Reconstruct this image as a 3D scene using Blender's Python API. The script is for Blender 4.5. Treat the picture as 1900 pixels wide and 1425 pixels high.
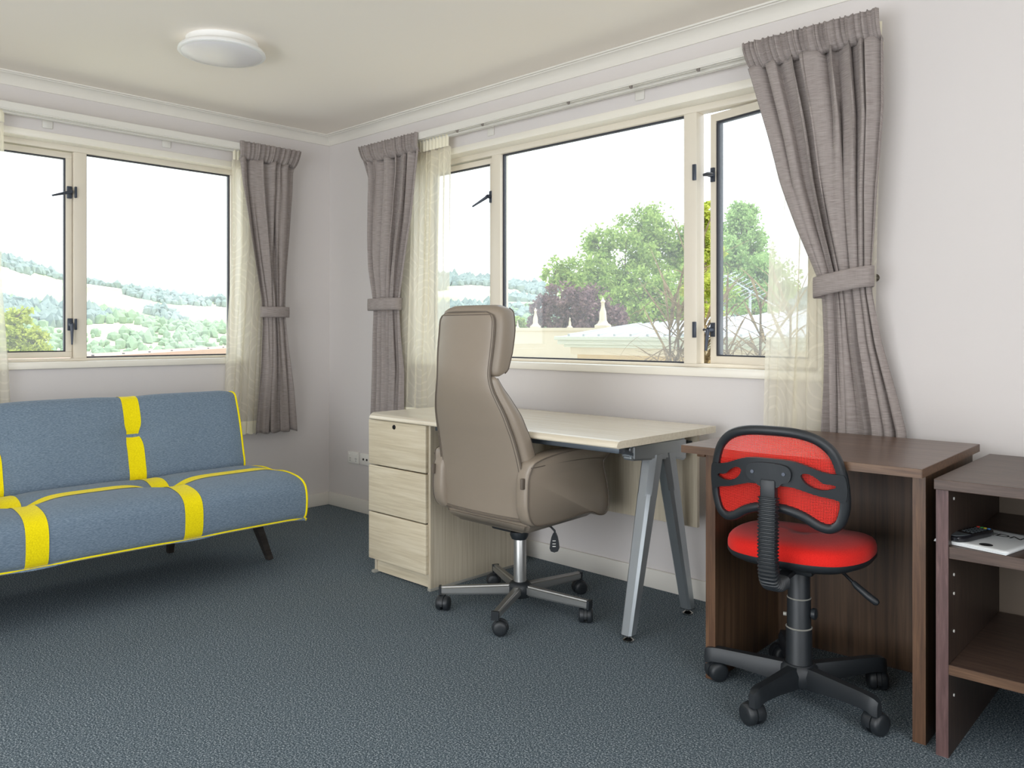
import bpy, bmesh, math, random
import numpy as np
from mathutils import Vector, Matrix
from mathutils.noise import noise as pnoise

PI = math.pi
random.seed(7)
rng = np.random.default_rng(7)
for o in list(bpy.data.objects):
    bpy.data.objects.remove(o)
SC = bpy.context.scene
COL = SC.collection

# ------------------------------------------------------------ camera
CAM = Vector((4.546, -2.998, 1.113))
cd = bpy.data.cameras.new('camera')
cam = bpy.data.objects.new('camera', cd)
COL.objects.link(cam)
cam.location = CAM
cam.rotation_euler = (PI/2, 0, math.radians(44.0))
cd.sensor_width = 36.0
cd.lens = 1518.0/1900.0*36.0
cd.shift_y = -95.5/1900.0
cd.clip_start = 0.05
cd.clip_end = 5000
SC.camera = cam

# ------------------------------------------------------------ world, sun, exposure
W = bpy.data.worlds.new('world')
SC.world = W
W.use_nodes = True
nt = W.node_tree
nt.nodes.clear()
wo = nt.nodes.new('ShaderNodeOutputWorld')
bg = nt.nodes.new('ShaderNodeBackground')
tc = nt.nodes.new('ShaderNodeTexCoord')
sep = nt.nodes.new('ShaderNodeSeparateXYZ')
cr = nt.nodes.new('ShaderNodeValToRGB')
cr.color_ramp.elements[0].position = 0.0
cr.color_ramp.elements[0].color = (0.96, 0.98, 1.0, 1)
cr.color_ramp.elements[1].position = 0.9
cr.color_ramp.elements[1].color = (0.66, 0.80, 1.0, 1)
nt.links.new(tc.outputs['Generated'], sep.inputs[0])
nt.links.new(sep.outputs['Z'], cr.inputs[0])
nt.links.new(cr.outputs[0], bg.inputs['Color'])
bg.inputs['Strength'].default_value = 1.9
nt.links.new(bg.outputs[0], wo.inputs['Surface'])

sd = bpy.data.lights.new('sun', 'SUN')
sd.energy = 3.4
sd.angle = math.radians(0.8)
sd.color = (1.0, 0.95, 0.85)
sun = bpy.data.objects.new('sun', sd)
COL.objects.link(sun)
# sun stands high beyond the back wall's right-hand side
_sv = Vector((math.cos(math.radians(60))*math.cos(math.radians(62)), math.sin(math.radians(60))*math.cos(math.radians(62)), math.sin(math.radians(62))))
sun.rotation_euler = (-_sv).to_track_quat('-Z', 'Y').to_euler()

# fill lamps added inside the unseen door and window openings to brighten the room
def fill_lamp(name, loc, rot, sx, sy, power, col):
    ld = bpy.data.lights.new(name, 'AREA'); ld.shape = 'RECTANGLE'; ld.size = sx; ld.size_y = sy; ld.energy = power; ld.color = col
    o = bpy.data.objects.new(name, ld); COL.objects.link(o); o.location = loc; o.rotation_euler = rot
fill_lamp('door_fill', (3.2, -4.97, 1.07), (math.radians(104), 0, 0), 3.0, 1.95, 58, (0.93, 0.97, 1.0))
fill_lamp('side_fill', (5.97, -2.6, 1.35), (math.radians(104), 0, math.radians(90)), 2.4, 1.4, 24, (0.95, 0.98, 1.0))

vs = SC.view_settings
vs.view_transform = 'Standard'
vs.look = 'None'
vs.gamma = 1.0
vs.use_curve_mapping = False
vs.exposure = 0.45
SC.cycles.max_bounces = 12
SC.cycles.diffuse_bounces = 8
SC.cycles.transparent_max_bounces = 24

# ------------------------------------------------------------ material helpers
def lin(c):
    return tuple(((x/255.0)/12.92 if x/255.0 <= 0.04045 else ((x/255.0+0.055)/1.055)**2.4) for x in c)

def newmat(name):
    m = bpy.data.materials.new(name)
    m.use_nodes = True
    return m, m.node_tree, m.node_tree.nodes['Principled BSDF']

def coords(t, scale=(1, 1, 1), rot=(0, 0, 0), kind='Object'):
    tcn = t.nodes.new('ShaderNodeTexCoord')
    mp = t.nodes.new('ShaderNodeMapping')
    mp.inputs['Scale'].default_value = scale
    mp.inputs['Rotation'].default_value = rot
    t.links.new(tcn.outputs[kind], mp.inputs['Vector'])
    return mp.outputs['Vector']

def plain(name, rgb, rough=0.5, metal=0.0, vary=0.04, nscale=6.0, bump=0.0, bscale=200.0, spec=0.5, sheen=0.0, coat=0.0):
    m, t, b = newmat(name)
    c = lin(rgb)
    v = coords(t)
    n = t.nodes.new('ShaderNodeTexNoise'); n.inputs['Scale'].default_value = nscale; n.inputs['Detail'].default_value = 4
    t.links.new(v, n.inputs['Vector'])
    mx = t.nodes.new('ShaderNodeMix'); mx.data_type = 'RGBA'
    mx.inputs['A'].default_value = tuple(x*(1-vary) for x in c)+(1,)
    mx.inputs['B'].default_value = tuple(min(1, x*(1+vary)) for x in c)+(1,)
    t.links.new(n.outputs['Fac'], mx.inputs['Factor'])
    t.links.new(mx.outputs['Result'], b.inputs['Base Color'])
    b.inputs['Roughness'].default_value = rough
    b.inputs['Metallic'].default_value = metal
    b.inputs['Specular IOR Level'].default_value = spec
    b.inputs['Sheen Weight'].default_value = sheen
    b.inputs['Coat Weight'].default_value = coat
    if bump > 0:
        n2 = t.nodes.new('ShaderNodeTexNoise'); n2.inputs['Scale'].default_value = bscale; n2.inputs['Detail'].default_value = 3
        t.links.new(v, n2.inputs['Vector'])
        bp = t.nodes.new('ShaderNodeBump'); bp.inputs['Strength'].default_value = bump; bp.inputs['Distance'].default_value = 0.002
        t.links.new(n2.outputs['Fac'], bp.inputs['Height'])
        t.links.new(bp.outputs['Normal'], b.inputs['Normal'])
    return m

def ramp(t, fac, stops):
    r = t.nodes.new('ShaderNodeValToRGB')
    e = r.color_ramp.elements
    while len(e) < len(stops): e.new(0.5)
    for i, (p, c) in enumerate(stops):
        e[i].position = p; e[i].color = tuple(c)+(1,)
    t.links.new(fac, r.inputs[0])
    return r.outputs[0]

def wood(name, stops, scale=(3, 3, 40), nscale=1.6, rough=0.45, detail=8, bump=0.05, spec=0.4, dist=0.6, kind='Object'):
    m, t, b = newmat(name)
    v = coords(t, scale, kind=kind)
    n = t.nodes.new('ShaderNodeTexNoise'); n.inputs['Scale'].default_value = nscale
    n.inputs['Detail'].default_value = detail; n.inputs['Roughness'].default_value = 0.62; n.inputs['Distortion'].default_value = dist
    t.links.new(v, n.inputs['Vector'])
    out = ramp(t, n.outputs['Fac'], [(p, lin(c)) for p, c in stops])
    t.links.new(out, b.inputs['Base Color'])
    b.inputs['Roughness'].default_value = rough
    b.inputs['Specular IOR Level'].default_value = spec
    bp = t.nodes.new('ShaderNodeBump'); bp.inputs['Strength'].default_value = bump; bp.inputs['Distance'].default_value = 0.001
    t.links.new(n.outputs['Fac'], bp.inputs['Height'])
    t.links.new(bp.outputs['Normal'], b.inputs['Normal'])
    return m

def woven(name, c1, c2, cross=0.5, rough=0.9, streak=(40, 40, 500), sheen=0.1, bump=0.25, nsc=1.0, lo=0.35, hi=0.65):
    """cloth: fine streaky thread colour plus thread relief"""
    m, t, b = newmat(name)
    v = coords(t, streak)
    n = t.nodes.new('ShaderNodeTexNoise'); n.inputs['Scale'].default_value = nsc; n.inputs['Detail'].default_value = 3
    t.links.new(v, n.inputs['Vector'])
    v2 = coords(t, (streak[2], streak[1], streak[0]))
    n3 = t.nodes.new('ShaderNodeTexNoise'); n3.inputs['Scale'].default_value = nsc; n3.inputs['Detail'].default_value = 3
    t.links.new(v2, n3.inputs['Vector'])
    hf = t.nodes.new('ShaderNodeMix'); hf.data_type = 'FLOAT'; hf.inputs[0].default_value = cross
    t.links.new(n.outputs['Fac'], hf.inputs[2]); t.links.new(n3.outputs['Fac'], hf.inputs[3])
    out = ramp(t, hf.outputs[0], [(lo, lin(c1)), (hi, lin(c2))])
    t.links.new(out, b.inputs['Base Color'])
    b.inputs['Roughness'].default_value = rough
    b.inputs['Sheen Weight'].default_value = sheen
    b.inputs['Specular IOR Level'].default_value = 0.2
    bp = t.nodes.new('ShaderNodeBump'); bp.inputs['Strength'].default_value = bump; bp.inputs['Distance'].default_value = 0.001
    t.links.new(hf.outputs[0], bp.inputs['Height'])
    t.links.new(bp.outputs['Normal'], b.inputs['Normal'])
    return m

M = {}
M['wall'] = plain('wall_paint', (211, 206, 204), 0.85, vary=0.015, nscale=1.5, bump=0.06, bscale=300, spec=0.2)
M['ceiling'] = plain('ceiling_paint', (242, 235, 225), 0.9, vary=0.01, nscale=1.0, spec=0.2)
M['trim'] = plain('trim_gloss', (222, 218, 210), 0.45, vary=0.01)
M['reveal'] = plain('reveal_gloss', (232, 227, 215), 0.3, vary=0.01)
M['alu'] = plain('cream_aluminium', (221, 213, 198), 0.35, vary=0.01, spec=0.5)
M['gasket'] = plain('black_gasket', (50, 52, 60), 0.6)
M['handle'] = plain('dark_handle', (62, 68, 80), 0.35, metal=0.3)
M['outlet'] = plain('outlet_plastic', (232, 230, 224), 0.35, vary=0.005)
M['dark'] = plain('dark_slot', (40, 36, 34), 0.7)
M['track'] = plain('white_track', (216, 213, 206), 0.4, vary=0.01)
M['lamp_body'] = plain('lamp_body', (232, 232, 230), 0.4, vary=0.005)
M['lamp_diff'] = plain('lamp_diffuser', (226, 224, 226), 0.25, vary=0.005)
M['gliderm'] = plain('glider_plastic', (128, 120, 114), 0.5)
M['gunmetal'] = plain('brushed_chrome', (176, 176, 174), 0.34, metal=0.85, vary=0.02)
M['chrome'] = plain('chrome', (190, 188, 184), 0.16, metal=1.0, vary=0.0)
M['silver'] = plain('silver_paint', (172, 178, 182), 0.3, metal=0.75, vary=0.02)
M['greymetal'] = plain('grey_metal', (92, 100, 108), 0.4, metal=0.5)
M['blackpl'] = plain('black_plastic', (32, 36, 40), 0.45, vary=0.1, bump=0.12, bscale=700)
M['blackgl'] = plain('black_gloss', (22, 22, 26), 0.2)
M['leather'] = plain('taupe_leather', (140, 128, 114), 0.38, vary=0.04, nscale=9, bump=0.12, bscale=450, spec=0.5)
M['piping_l'] = plain('leather_seam', (98, 88, 78), 0.6)
M['yellow'] = woven('yellow_fabric', (222, 200, 0), (250, 232, 10), streak=(200, 200, 900), bump=0.2)
M['bluegrey'] = woven('blue_grey_fabric', (90, 107, 124), (126, 142, 158), streak=(700, 90, 700), bump=0.15, lo=0.33, hi=0.67)
M['curtain'] = woven('curtain_fabric', (134, 125, 122), (164, 155, 151), cross=0.15, streak=(24, 24, 620), bump=0.12)
M['tape'] = woven('curtain_heading', (132, 123, 120), (162, 153, 149), cross=0.15, streak=(24, 24, 620), bump=0.12)
M['redfab'] = woven('red_fabric', (196, 22, 20), (228, 44, 34), streak=(500, 500, 900), bump=0.25)
M['sofaleg'] = wood('dark_leg', [(0.3, (30, 26, 24)), (0.7, (58, 52, 48))])
M['grassoff'] = None
# light oak laminate
M['oakh'] = wood('pale_oak_horizontal', [(0.25, (184, 170, 144)), (0.5, (204, 192, 167)), (0.75, (218, 208, 186))], scale=(2.2, 2.2, 55), rough=0.42)
M['oakv'] = wood('pale_oak_vertical', [(0.25, (174, 162, 140)), (0.5, (193, 182, 161)), (0.75, (206, 197, 178))], scale=(60, 60, 1.6), rough=0.45)
M['oaktop'] = wood('pale_oak_top', [(0.25, (206, 195, 174)), (0.5, (218, 208, 188)), (0.75, (228, 220, 202))], scale=(2, 60, 60), rough=0.2, bump=0.02)
M['walv'] = wood('walnut_vertical', [(0.22, (44, 32, 24)), (0.42, (72, 54, 40)), (0.6, (92, 70, 52)), (0.8, (112, 88, 66))], scale=(26, 26, 0.9), rough=0.42, detail=10)
M['waltop'] = wood('walnut_top', [(0.22, (70, 54, 46)), (0.5, (96, 76, 64)), (0.8, (116, 94, 80))], scale=(1.2, 34, 34), rough=0.3, detail=10, bump=0.02)
M['waledge'] = wood('walnut_edge', [(0.22, (62, 42, 30)), (0.5, (90, 64, 46)), (0.8, (120, 90, 64))], scale=(60, 60, 3), rough=0.4, detail=10)
M['waledgeh'] = wood('walnut_edge_h', [(0.22, (66, 46, 34)), (0.5, (92, 68, 50)), (0.8, (118, 90, 68))], scale=(3, 60, 60), rough=0.4, detail=10)
M['wengev'] = wood('wenge_vertical', [(0.22, (34, 26, 22)), (0.5, (56, 44, 38)), (0.8, (80, 66, 56))], scale=(60, 60, 4), rough=0.45, detail=10)
M['wengeh'] = wood('wenge_horizontal', [(0.22, (50, 38, 32)), (0.5, (78, 62, 54)), (0.8, (102, 84, 72))], scale=(4, 60, 60), rough=0.4, detail=10)
M['wengeedge'] = wood('wenge_edge', [(0.22, (66, 46, 46)), (0.5, (94, 70, 68)), (0.8, (122, 96, 92))], scale=(60, 60, 5), rough=0.45, detail=10)
M['backboard'] = plain('shelf_back_board', (118, 104, 90), 0.6, vary=0.05)

def carpet_mat():
    m, t, b = newmat('carpet')
    v = coords(t)
    n = t.nodes.new('ShaderNodeTexNoise'); n.inputs['Scale'].default_value = 210; n.inputs['Detail'].default_value = 2.5; n.inputs['Roughness'].default_value = 0.75
    t.links.new(v, n.inputs['Vector'])
    out = ramp(t, n.outputs['Fac'], [(0.30, lin((30, 38, 44))), (0.45, lin((72, 84, 92))), (0.55, lin((106, 118, 126))), (0.70, lin((202, 208, 210)))])
    n2 = t.nodes.new('ShaderNodeTexNoise'); n2.inputs['Scale'].default_value = 1.1; n2.inputs['Detail'].default_value = 2
    t.links.new(v, n2.inputs['Vector'])
    mx = t.nodes.new('ShaderNodeMix'); mx.data_type = 'RGBA'; mx.blend_type = 'MULTIPLY'
    mx.inputs['Factor'].default_value = 1.0
    t.links.new(out, mx.inputs['A'])
    o2 = ramp(t, n2.outputs['Fac'], [(0.3, (0.92, 0.92, 0.92)), (0.7, (1, 1, 1))])
    t.links.new(o2, mx.inputs['B'])
    t.links.new(mx.outputs['Result'], b.inputs['Base Color'])
    b.inputs['Roughness'].default_value = 1.0
    b.inputs['Specular IOR Level'].default_value = 0.1
    bp = t.nodes.new('ShaderNodeBump'); bp.inputs['Strength'].default_value = 0.15; bp.inputs['Distance'].default_value = 0.002
    t.links.new(n.outputs['Fac'], bp.inputs['Height'])
    t.links.new(bp.outputs['Normal'], b.inputs['Normal'])
    return m
M['carpet'] = carpet_mat()

def glass_mat():
    m = bpy.data.materials.new('window_glass'); m.use_nodes = True
    t = m.node_tree; t.nodes.clear()
    out = t.nodes.new('ShaderNodeOutputMaterial')
    tr = t.nodes.new('ShaderNodeBsdfTransparent'); tr.inputs[0].default_value = (0.97, 0.99, 0.985, 1)
    gl = t.nodes.new('ShaderNodeBsdfGlossy'); gl.inputs['Roughness'].default_value = 0.02
    df = t.nodes.new('ShaderNodeBsdfTranslucent'); df.inputs[0].default_value = (0.9, 0.95, 1, 1)
    fr0 = t.nodes.new('ShaderNodeLayerWeight'); fr0.inputs['Blend'].default_value = 0.5
    fp = t.nodes.new('ShaderNodeMath'); fp.operation = 'POWER'; fp.inputs[1].default_value = 5.0; t.links.new(fr0.outputs['Facing'], fp.inputs[0])
    fr = t.nodes.new('ShaderNodeMath'); fr.operation = 'MULTIPLY_ADD'; fr.inputs[1].default_value = 0.9; fr.inputs[2].default_value = 0.04; t.links.new(fp.outputs[0], fr.inputs[0])
    m1 = t.nodes.new('ShaderNodeMixShader'); m2 = t.nodes.new('ShaderNodeMixShader')
    m1.inputs[0].default_value = 0.07          # translucent share mixed in as haze, washes out the view
    t.links.new(tr.outputs[0], m1.inputs[1]); t.links.new(df.outputs[0], m1.inputs[2])
    t.links.new(fr.outputs[0], m2.inputs[0]); t.links.new(m1.outputs[0], m2.inputs[1]); t.links.new(gl.outputs[0], m2.inputs[2])
    t.links.new(m2.outputs[0], out.inputs['Surface'])
    return m
M['glass'] = glass_mat()

def sheer_mat():
    m = bpy.data.materials.new('sheer_voile'); m.use_nodes = True
    t = m.node_tree; t.nodes.clear()
    out = t.nodes.new('ShaderNodeOutputMaterial')
    tcn = t.nodes.new('ShaderNodeTexCoord')
    mp = t.nodes.new('ShaderNodeMapping'); mp.inputs['Scale'].default_value = (2.6, 2.6, 2.6)
    t.links.new(tcn.outputs['UV'], mp.inputs['Vector'])
    vo = t.nodes.new('ShaderNodeTexVoronoi'); vo.voronoi_dimensions = '2D'; vo.inputs['Scale'].default_value = 1.0; vo.inputs['Randomness'].default_value = 0.55
    t.links.new(mp.outputs[0], vo.inputs['Vector'])
    mu = t.nodes.new('ShaderNodeMath'); mu.operation = 'MULTIPLY'; mu.inputs[1].default_value = 62.0
    t.links.new(vo.outputs['Distance'], mu.inputs[0])
    si = t.nodes.new('ShaderNodeMath'); si.operation = 'SINE'; t.links.new(mu.outputs[0], si.inputs[0])
    n = t.nodes.new('ShaderNodeTexNoise'); n.inputs['Scale'].default_value = 5.0; n.inputs['Detail'].default_value = 2
    t.links.new(mp.outputs[0], n.inputs['Vector'])
    sb = t.nodes.new('ShaderNodeMath'); sb.operation = 'ADD'; t.links.new(si.outputs[0], sb.inputs[0]); t.links.new(n.outputs['Fac'], sb.inputs[1])
    gt = t.nodes.new('ShaderNodeMapRange'); gt.inputs['From Min'].default_value = 1.15; gt.inputs['From Max'].default_value = 1.4
    gt.inputs['To Min'].default_value = 0.62; gt.inputs['To Max'].default_value = 0.69
    t.links.new(sb.outputs[0], gt.inputs['Value'])
    tr = t.nodes.new('ShaderNodeBsdfTransparent')
    df = t.nodes.new('ShaderNodeBsdfDiffuse'); df.inputs[0].default_value = lin((242, 237, 222))+(1,)
    tl = t.nodes.new('ShaderNodeBsdfTranslucent'); tl.inputs[0].default_value = lin((246, 241, 222))+(1,)
    ms = t.nodes.new('ShaderNodeMixShader'); ms.inputs[0].default_value = 0.5
    t.links.new(df.outputs[0], ms.inputs[1]); t.links.new(tl.outputs[0], ms.inputs[2])
    m2 = t.nodes.new('ShaderNodeMixShader')
    t.links.new(gt.outputs[0], m2.inputs[0]); t.links.new(tr.outputs[0], m2.inputs[1]); t.links.new(ms.outputs[0], m2.inputs[2])
    t.links.new(m2.outputs[0], out.inputs['Surface'])
    return m
M['sheer'] = sheer_mat()

def mesh_fabric():
    m = bpy.data.materials.new('red_mesh_fabric'); m.use_nodes = True
    t = m.node_tree; b = t.nodes['Principled BSDF']
    b.inputs['Base Color'].default_value = lin((235, 42, 30))+(1,)
    b.inputs['Roughness'].default_value = 0.7
    tcn = t.nodes.new('ShaderNodeTexCoord')
    sp = t.nodes.new('ShaderNodeSeparateXYZ'); t.links.new(tcn.outputs['UV'], sp.inputs[0])
    def wv(a, bb):
        x = t.nodes.new('ShaderNodeMath'); x.operation = 'MULTIPLY'; x.inputs[1].default_value = a; t.links.new(sp.outputs['X'], x.inputs[0])
        y = t.nodes.new('ShaderNodeMath'); y.operation = 'MULTIPLY_ADD'; y.inputs[1].default_value = bb; t.links.new(sp.outputs['Y'], y.inputs[0]); t.links.new(x.outputs[0], y.inputs[2])
        s = t.nodes.new('ShaderNodeMath'); s.operation = 'SINE'; t.links.new(y.outputs[0], s.inputs[0])
        return s
    s1 = wv(760, 760); s2 = wv(760, -760)
    pr = t.nodes.new('ShaderNodeMath'); pr.operation = 'MULTIPLY'; t.links.new(s1.outputs[0], pr.inputs[0]); t.links.new(s2.outputs[0], pr.inputs[1])
    g = t.nodes.new('ShaderNodeMath'); g.operation = 'LESS_THAN'; g.inputs[1].default_value = 0.10; t.links.new(pr.outputs[0], g.inputs[0])
    t.links.new(g.outputs[0], b.inputs['Alpha'])
    return m
M['redmesh'] = mesh_fabric()

def leafmat(name, c1, c2, trans=0.35):
    m = bpy.data.materials.new(name); m.use_nodes = True
    t = m.node_tree; t.nodes.clear()
    out = t.nodes.new('ShaderNodeOutputMaterial')
    v = coords(t)
    n = t.nodes.new('ShaderNodeTexNoise'); n.inputs['Scale'].default_value = 8.0; n.inputs['Detail'].default_value = 8; n.inputs['Roughness'].default_value = 0.75
    t.links.new(v, n.inputs['Vector'])
    o = ramp(t, n.outputs['Fac'], [(0.35, lin(c1)), (0.65, lin(c2))])
    d = t.nodes.new('ShaderNodeBsdfDiffuse'); tl = t.nodes.new('ShaderNodeBsdfTranslucent')
    t.links.new(o, d.inputs[0]); t.links.new(o, tl.inputs[0])
    ms = t.nodes.new('ShaderNodeMixShader'); ms.inputs[0].default_value = trans
    t.links.new(d.outputs[0], ms.inputs[1]); t.links.new(tl.outputs[0], ms.inputs[2])
    t.links.new(ms.outputs[0], out.inputs['Surface'])
    return m
M['leaf_green'] = leafmat('leaf_green', (92, 132, 56), (190, 206, 122))
M['leaf_pale'] = leafmat('leaf_pale_green', (112, 150, 84), (186, 208, 140))
M['leaf_yellow'] = leafmat('leaf_yellow_green', (138, 156, 52), (206, 208, 108), 0.45)
M['leaf_purple'] = leafmat('leaf_purple', (84, 62, 66), (152, 124, 122), 0.25)
M['leaf_brown'] = leafmat('spiky_leaf', (112, 90, 66), (164, 152, 118), 0.25)
M['bark'] = plain('bark', (110, 96, 78), 0.9, vary=0.2, nscale=8)
M['stone'] = plain('cream_stone', (206, 194, 166), 0.85, vary=0.12, nscale=5, bump=0.3, bscale=60)
M['stone_o'] = plain('ochre_stone', (196, 172, 124), 0.85, vary=0.1, nscale=6, bump=0.3, bscale=60)
M['mould'] = plain('pale_green_moulding', (196, 202, 184), 0.6, vary=0.05)
M['roofing'] = plain('grey_metal_roofing', (176, 180, 184), 0.45, vary=0.04)
M['copper'] = plain('copper_coloured_capping', (176, 138, 112), 0.5, vary=0.08, nscale=4)
M['hway'] = plain('house_wall_white', (214, 208, 196), 0.8, vary=0.03)
M['hroof'] = plain('house_roof', (150, 130, 122), 0.8, vary=0.1)
M['paper'] = plain('paper', (226, 228, 228), 0.7, vary=0.01)
M['ink'] = plain('black_ink', (24, 24, 26), 0.7)
M['red_btn'] = plain('red_button', (200, 60, 50), 0.5)
M['green_btn'] = plain('green_button', (60, 150, 70), 0.5)
M['yellow_btn'] = plain('yellow_button', (200, 190, 50), 0.5)
M['blue_btn'] = plain('blue_button', (70, 130, 190), 0.5)
M['remote_lo'] = plain('remote_grey', (70, 76, 80), 0.4)
M['greycap'] = plain('grey_plastic_foot', (150, 148, 140), 0.5)
M['concrete'] = plain('concrete', (160, 156, 148), 0.9, vary=0.08)

# ------------------------------------------------------------ geometry helpers
class B:
    """a bmesh builder"""
    def __init__(s): s.bm = bmesh.new(); s.uv = None
    def box(s, x0, y0, z0, x1, y1, z1, bev=0.0, seg=2, mat=None):
        r = bmesh.ops.create_cube(s.bm, size=1.0)
        vs_ = r['verts']
        for v in vs_:
            v.co = Vector(((x0+x1)/2+v.co.x*(x1-x0), (y0+y1)/2+v.co.y*(y1-y0), (z0+z1)/2+v.co.z*(z1-z0)))
        if mat is not None:
            for v in vs_: v.co = mat @ v.co
        if bev > 0:
            es = list({e for v in vs_ for e in v.link_edges})
            bmesh.ops.bevel(s.bm, geom=es, offset=bev, segments=seg, affect='EDGES', profile=0.5)
        return s
    def ring_loft(s, rings, cap=True, closed=False):
        """rings: list of lists of points (same count), each a closed loop"""
        vv = [[s.bm.verts.new(p) for p in r] for r in rings]
        n = len(vv[0]); k = len(vv)
        for i in range(k if closed else k-1):
            a = vv[i]; b = vv[(i+1) % k]
            for j in range(n):
                s.bm.faces.new((a[j], a[(j+1) % n], b[(j+1) % n], b[j]))
        if cap and not closed:
            s.bm.faces.new(list(reversed(vv[0]))); s.bm.faces.new(vv[-1])
        return s
    def cyl(s, p0, p1, r0, r1=None, n=20, cap=True):
        return s.tube([p0, p1], [r0, r0 if r1 is None else r1], n, cap)
    def tube(s, pts, rad, n=10, cap=True, closed=False):
        pts = [Vector(p) for p in pts]
        if not isinstance(rad, (list, tuple)): rad = [rad]*len(pts)
        rings = []
        nrm = None
        k = len(pts)
        for i, p in enumerate(pts):
            if closed: t = pts[(i+1) % k]-pts[i-1]
            else: t = pts[min(i+1, k-1)]-pts[max(i-1, 0)]
            t.normalize()
            if nrm is None:
                nrm = t.orthogonal().normalized()
            else:
                nrm = (nrm - t*nrm.dot(t))
                nrm = nrm.normalized() if nrm.length > 1e-6 else t.orthogonal().normalized()
            bn = t.cross(nrm)
            rings.append([p+(nrm*math.cos(2*PI*j/n)+bn*math.sin(2*PI*j/n))*rad[i] for j in range(n)])
        return s.ring_loft(rings, cap, closed)
    def lathe(s, c, prof, n=24, axis='z'):
        """prof: (r, h) list"""
        c = Vector(c)
        rings = []
        for r, h in prof:
            ring = []
            for j in range(n):
                a = 2*PI*j/n
                if axis == 'z': q = Vector((r*math.cos(a), r*math.sin(a), h))
                elif axis == 'x': q = Vector((h, r*math.cos(a), r*math.sin(a)))
                else: q = Vector((r*math.sin(a), h, r*math.cos(a)))
                ring.append(c+q)
            rings.append(ring)
        return s.ring_loft(rings)
    def sweep_rect(s, pts, ws, hs, up=(0, 0, 1), cap=True):
        """rectangular section (ws across, hs along up) swept along pts"""
        up = Vector(up); pts = [Vector(p) for p in pts]
        rings = []
        for i, p in enumerate(pts):
            t = (pts[min(i+1, len(pts)-1)]-pts[max(i-1, 0)]).normalized()
            sd_ = t.cross(up).normalized(); u2 = sd_.cross(t).normalized()
            w = ws[i] if isinstance(ws, (list, tuple)) else ws
            h = hs[i] if isinstance(hs, (list, tuple)) else hs
            rings.append([p+sd_*a*w/2+u2*b*h/2 for a, b in ((-1, -1), (1, -1), (1, 1), (-1, 1))])
        return s.ring_loft(rings, cap)
    def prism(s, pts2, f0, f1):
        """pts2: list of 2D points; f0/f1 map 2D -> 3D for the two caps"""
        a = [s.bm.verts.new(f0(*p)) for p in pts2]; b = [s.bm.verts.new(f1(*p)) for p in pts2]
        n = len(a)
        for j in range(n): s.bm.faces.new((a[j], a[(j+1) % n], b[(j+1) % n], b[j]))
        s.bm.faces.new(list(reversed(a))); s.bm.faces.new(b)
        return s
    def plate(s, outer, holes, f0, f1):
        """flat plate with holes, mapped to 3D by f0 (one face) and f1 (other face)"""
        tmp = bmesh.new()
        es = []
        for lp in [outer]+holes:
            vv = [tmp.verts.new((p[0], p[1], 0)) for p in lp]
            for j in range(len(vv)): es.append(tmp.edges.new((vv[j], vv[(j+1) % len(vv)])))
        bmesh.ops.triangle_fill(tmp, edges=es, use_beauty=True)
        tmp.verts.index_update()
        for f, fl in ((f0, True), (f1, False)):
            mp = [s.bm.verts.new(f(v.co.x, v.co.y)) for v in tmp.verts]
            for fc in tmp.faces:
                ids = [mp[v.index] for v in fc.verts]
                s.bm.faces.new(list(reversed(ids)) if fl else ids)
            if fl: A = mp
            else: Bq = mp
        k = 0
        for lp in [outer]+holes:
            n = len(lp)
            for j in range(n):
                a, b_ = k+j, k+(j+1) % n
                s.bm.faces.new((A[a], A[b_], Bq[b_], Bq[a]))
            k += n
        tmp.free()
        bmesh.ops.recalc_face_normals(s.bm, faces=s.bm.faces[:])
        return s
    def grid(s, fn, nu, nv, u0=0.0, u1=1.0, v0=0.0, v1=1.0, closeu=False, uvf=None):
        V = [[s.bm.verts.new(fn(u0+(u1-u0)*i/nu, v0+(v1-v0)*j/nv)) for i in range(nu if closeu else nu+1)] for j in range(nv+1)]
        lay = None
        if uvf: lay = s.bm.loops.layers.uv.verify()
        m = len(V[0])
        for j in range(nv):
            for i in range(nu):
                i2 = (i+1) % m
                f = s.bm.faces.new((V[j][i], V[j][i2], V[j+1][i2], V[j+1][i]))
                if lay:
                    for l, (a, b_) in zip(f.loops, ((i, j), (i+1, j), (i+1, j+1), (i, j+1))):
                        l[lay].uv = uvf(u0+(u1-u0)*a/nu, v0+(v1-v0)*b_/nv)
        return s

def link(name, me, mat, parent=None, world=False):
    o = bpy.data.objects.new(name, me)
    if mat is not None: me.materials.append(mat)
    COL.objects.link(o)
    if parent is not None:
        o.parent = parent
        if world: o.matrix_parent_inverse = parent_world(parent).inverted()
    return o

def parent_world(p):
    m = p.matrix_basis.copy()
    if p.parent: m = parent_world(p.parent) @ p.matrix_parent_inverse @ m
    return m

def obj(name, b, mat, parent=None, smooth=True, world=True, angle=40, mods=None):
    """links one mesh object; coordinates are world unless world=False (then local to the thing)"""
    bm = b.bm
    bmesh.ops.recalc_face_normals(bm, faces=bm.faces[:])
    if smooth:
        for f in bm.faces: f.smooth = True
        ca = math.radians(angle)
        for e in bm.edges:
            if len(e.link_faces) == 2 and e.calc_face_angle(0) > ca: e.smooth = False
    me = bpy.data.meshes.new(name)
    bm.to_mesh(me); bm.free()
    return link(name, me, mat, parent, world)

def tag(o, label=None, cat=None, group=None, kind=None):
    if label: o['label'] = label
    if cat: o['category'] = cat
    if group: o['group'] = group
    if kind: o['kind'] = kind
    return o

def thing(name, label, cat, loc=(0, 0, 0), rz=0.0, group=None, kind=None):
    o = bpy.data.objects.new(name, None)
    COL.objects.link(o)
    o.location = loc; o.rotation_euler = (0, 0, rz)
    o.empty_display_size = 0.1
    return tag(o, label, cat, group, kind)

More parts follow.
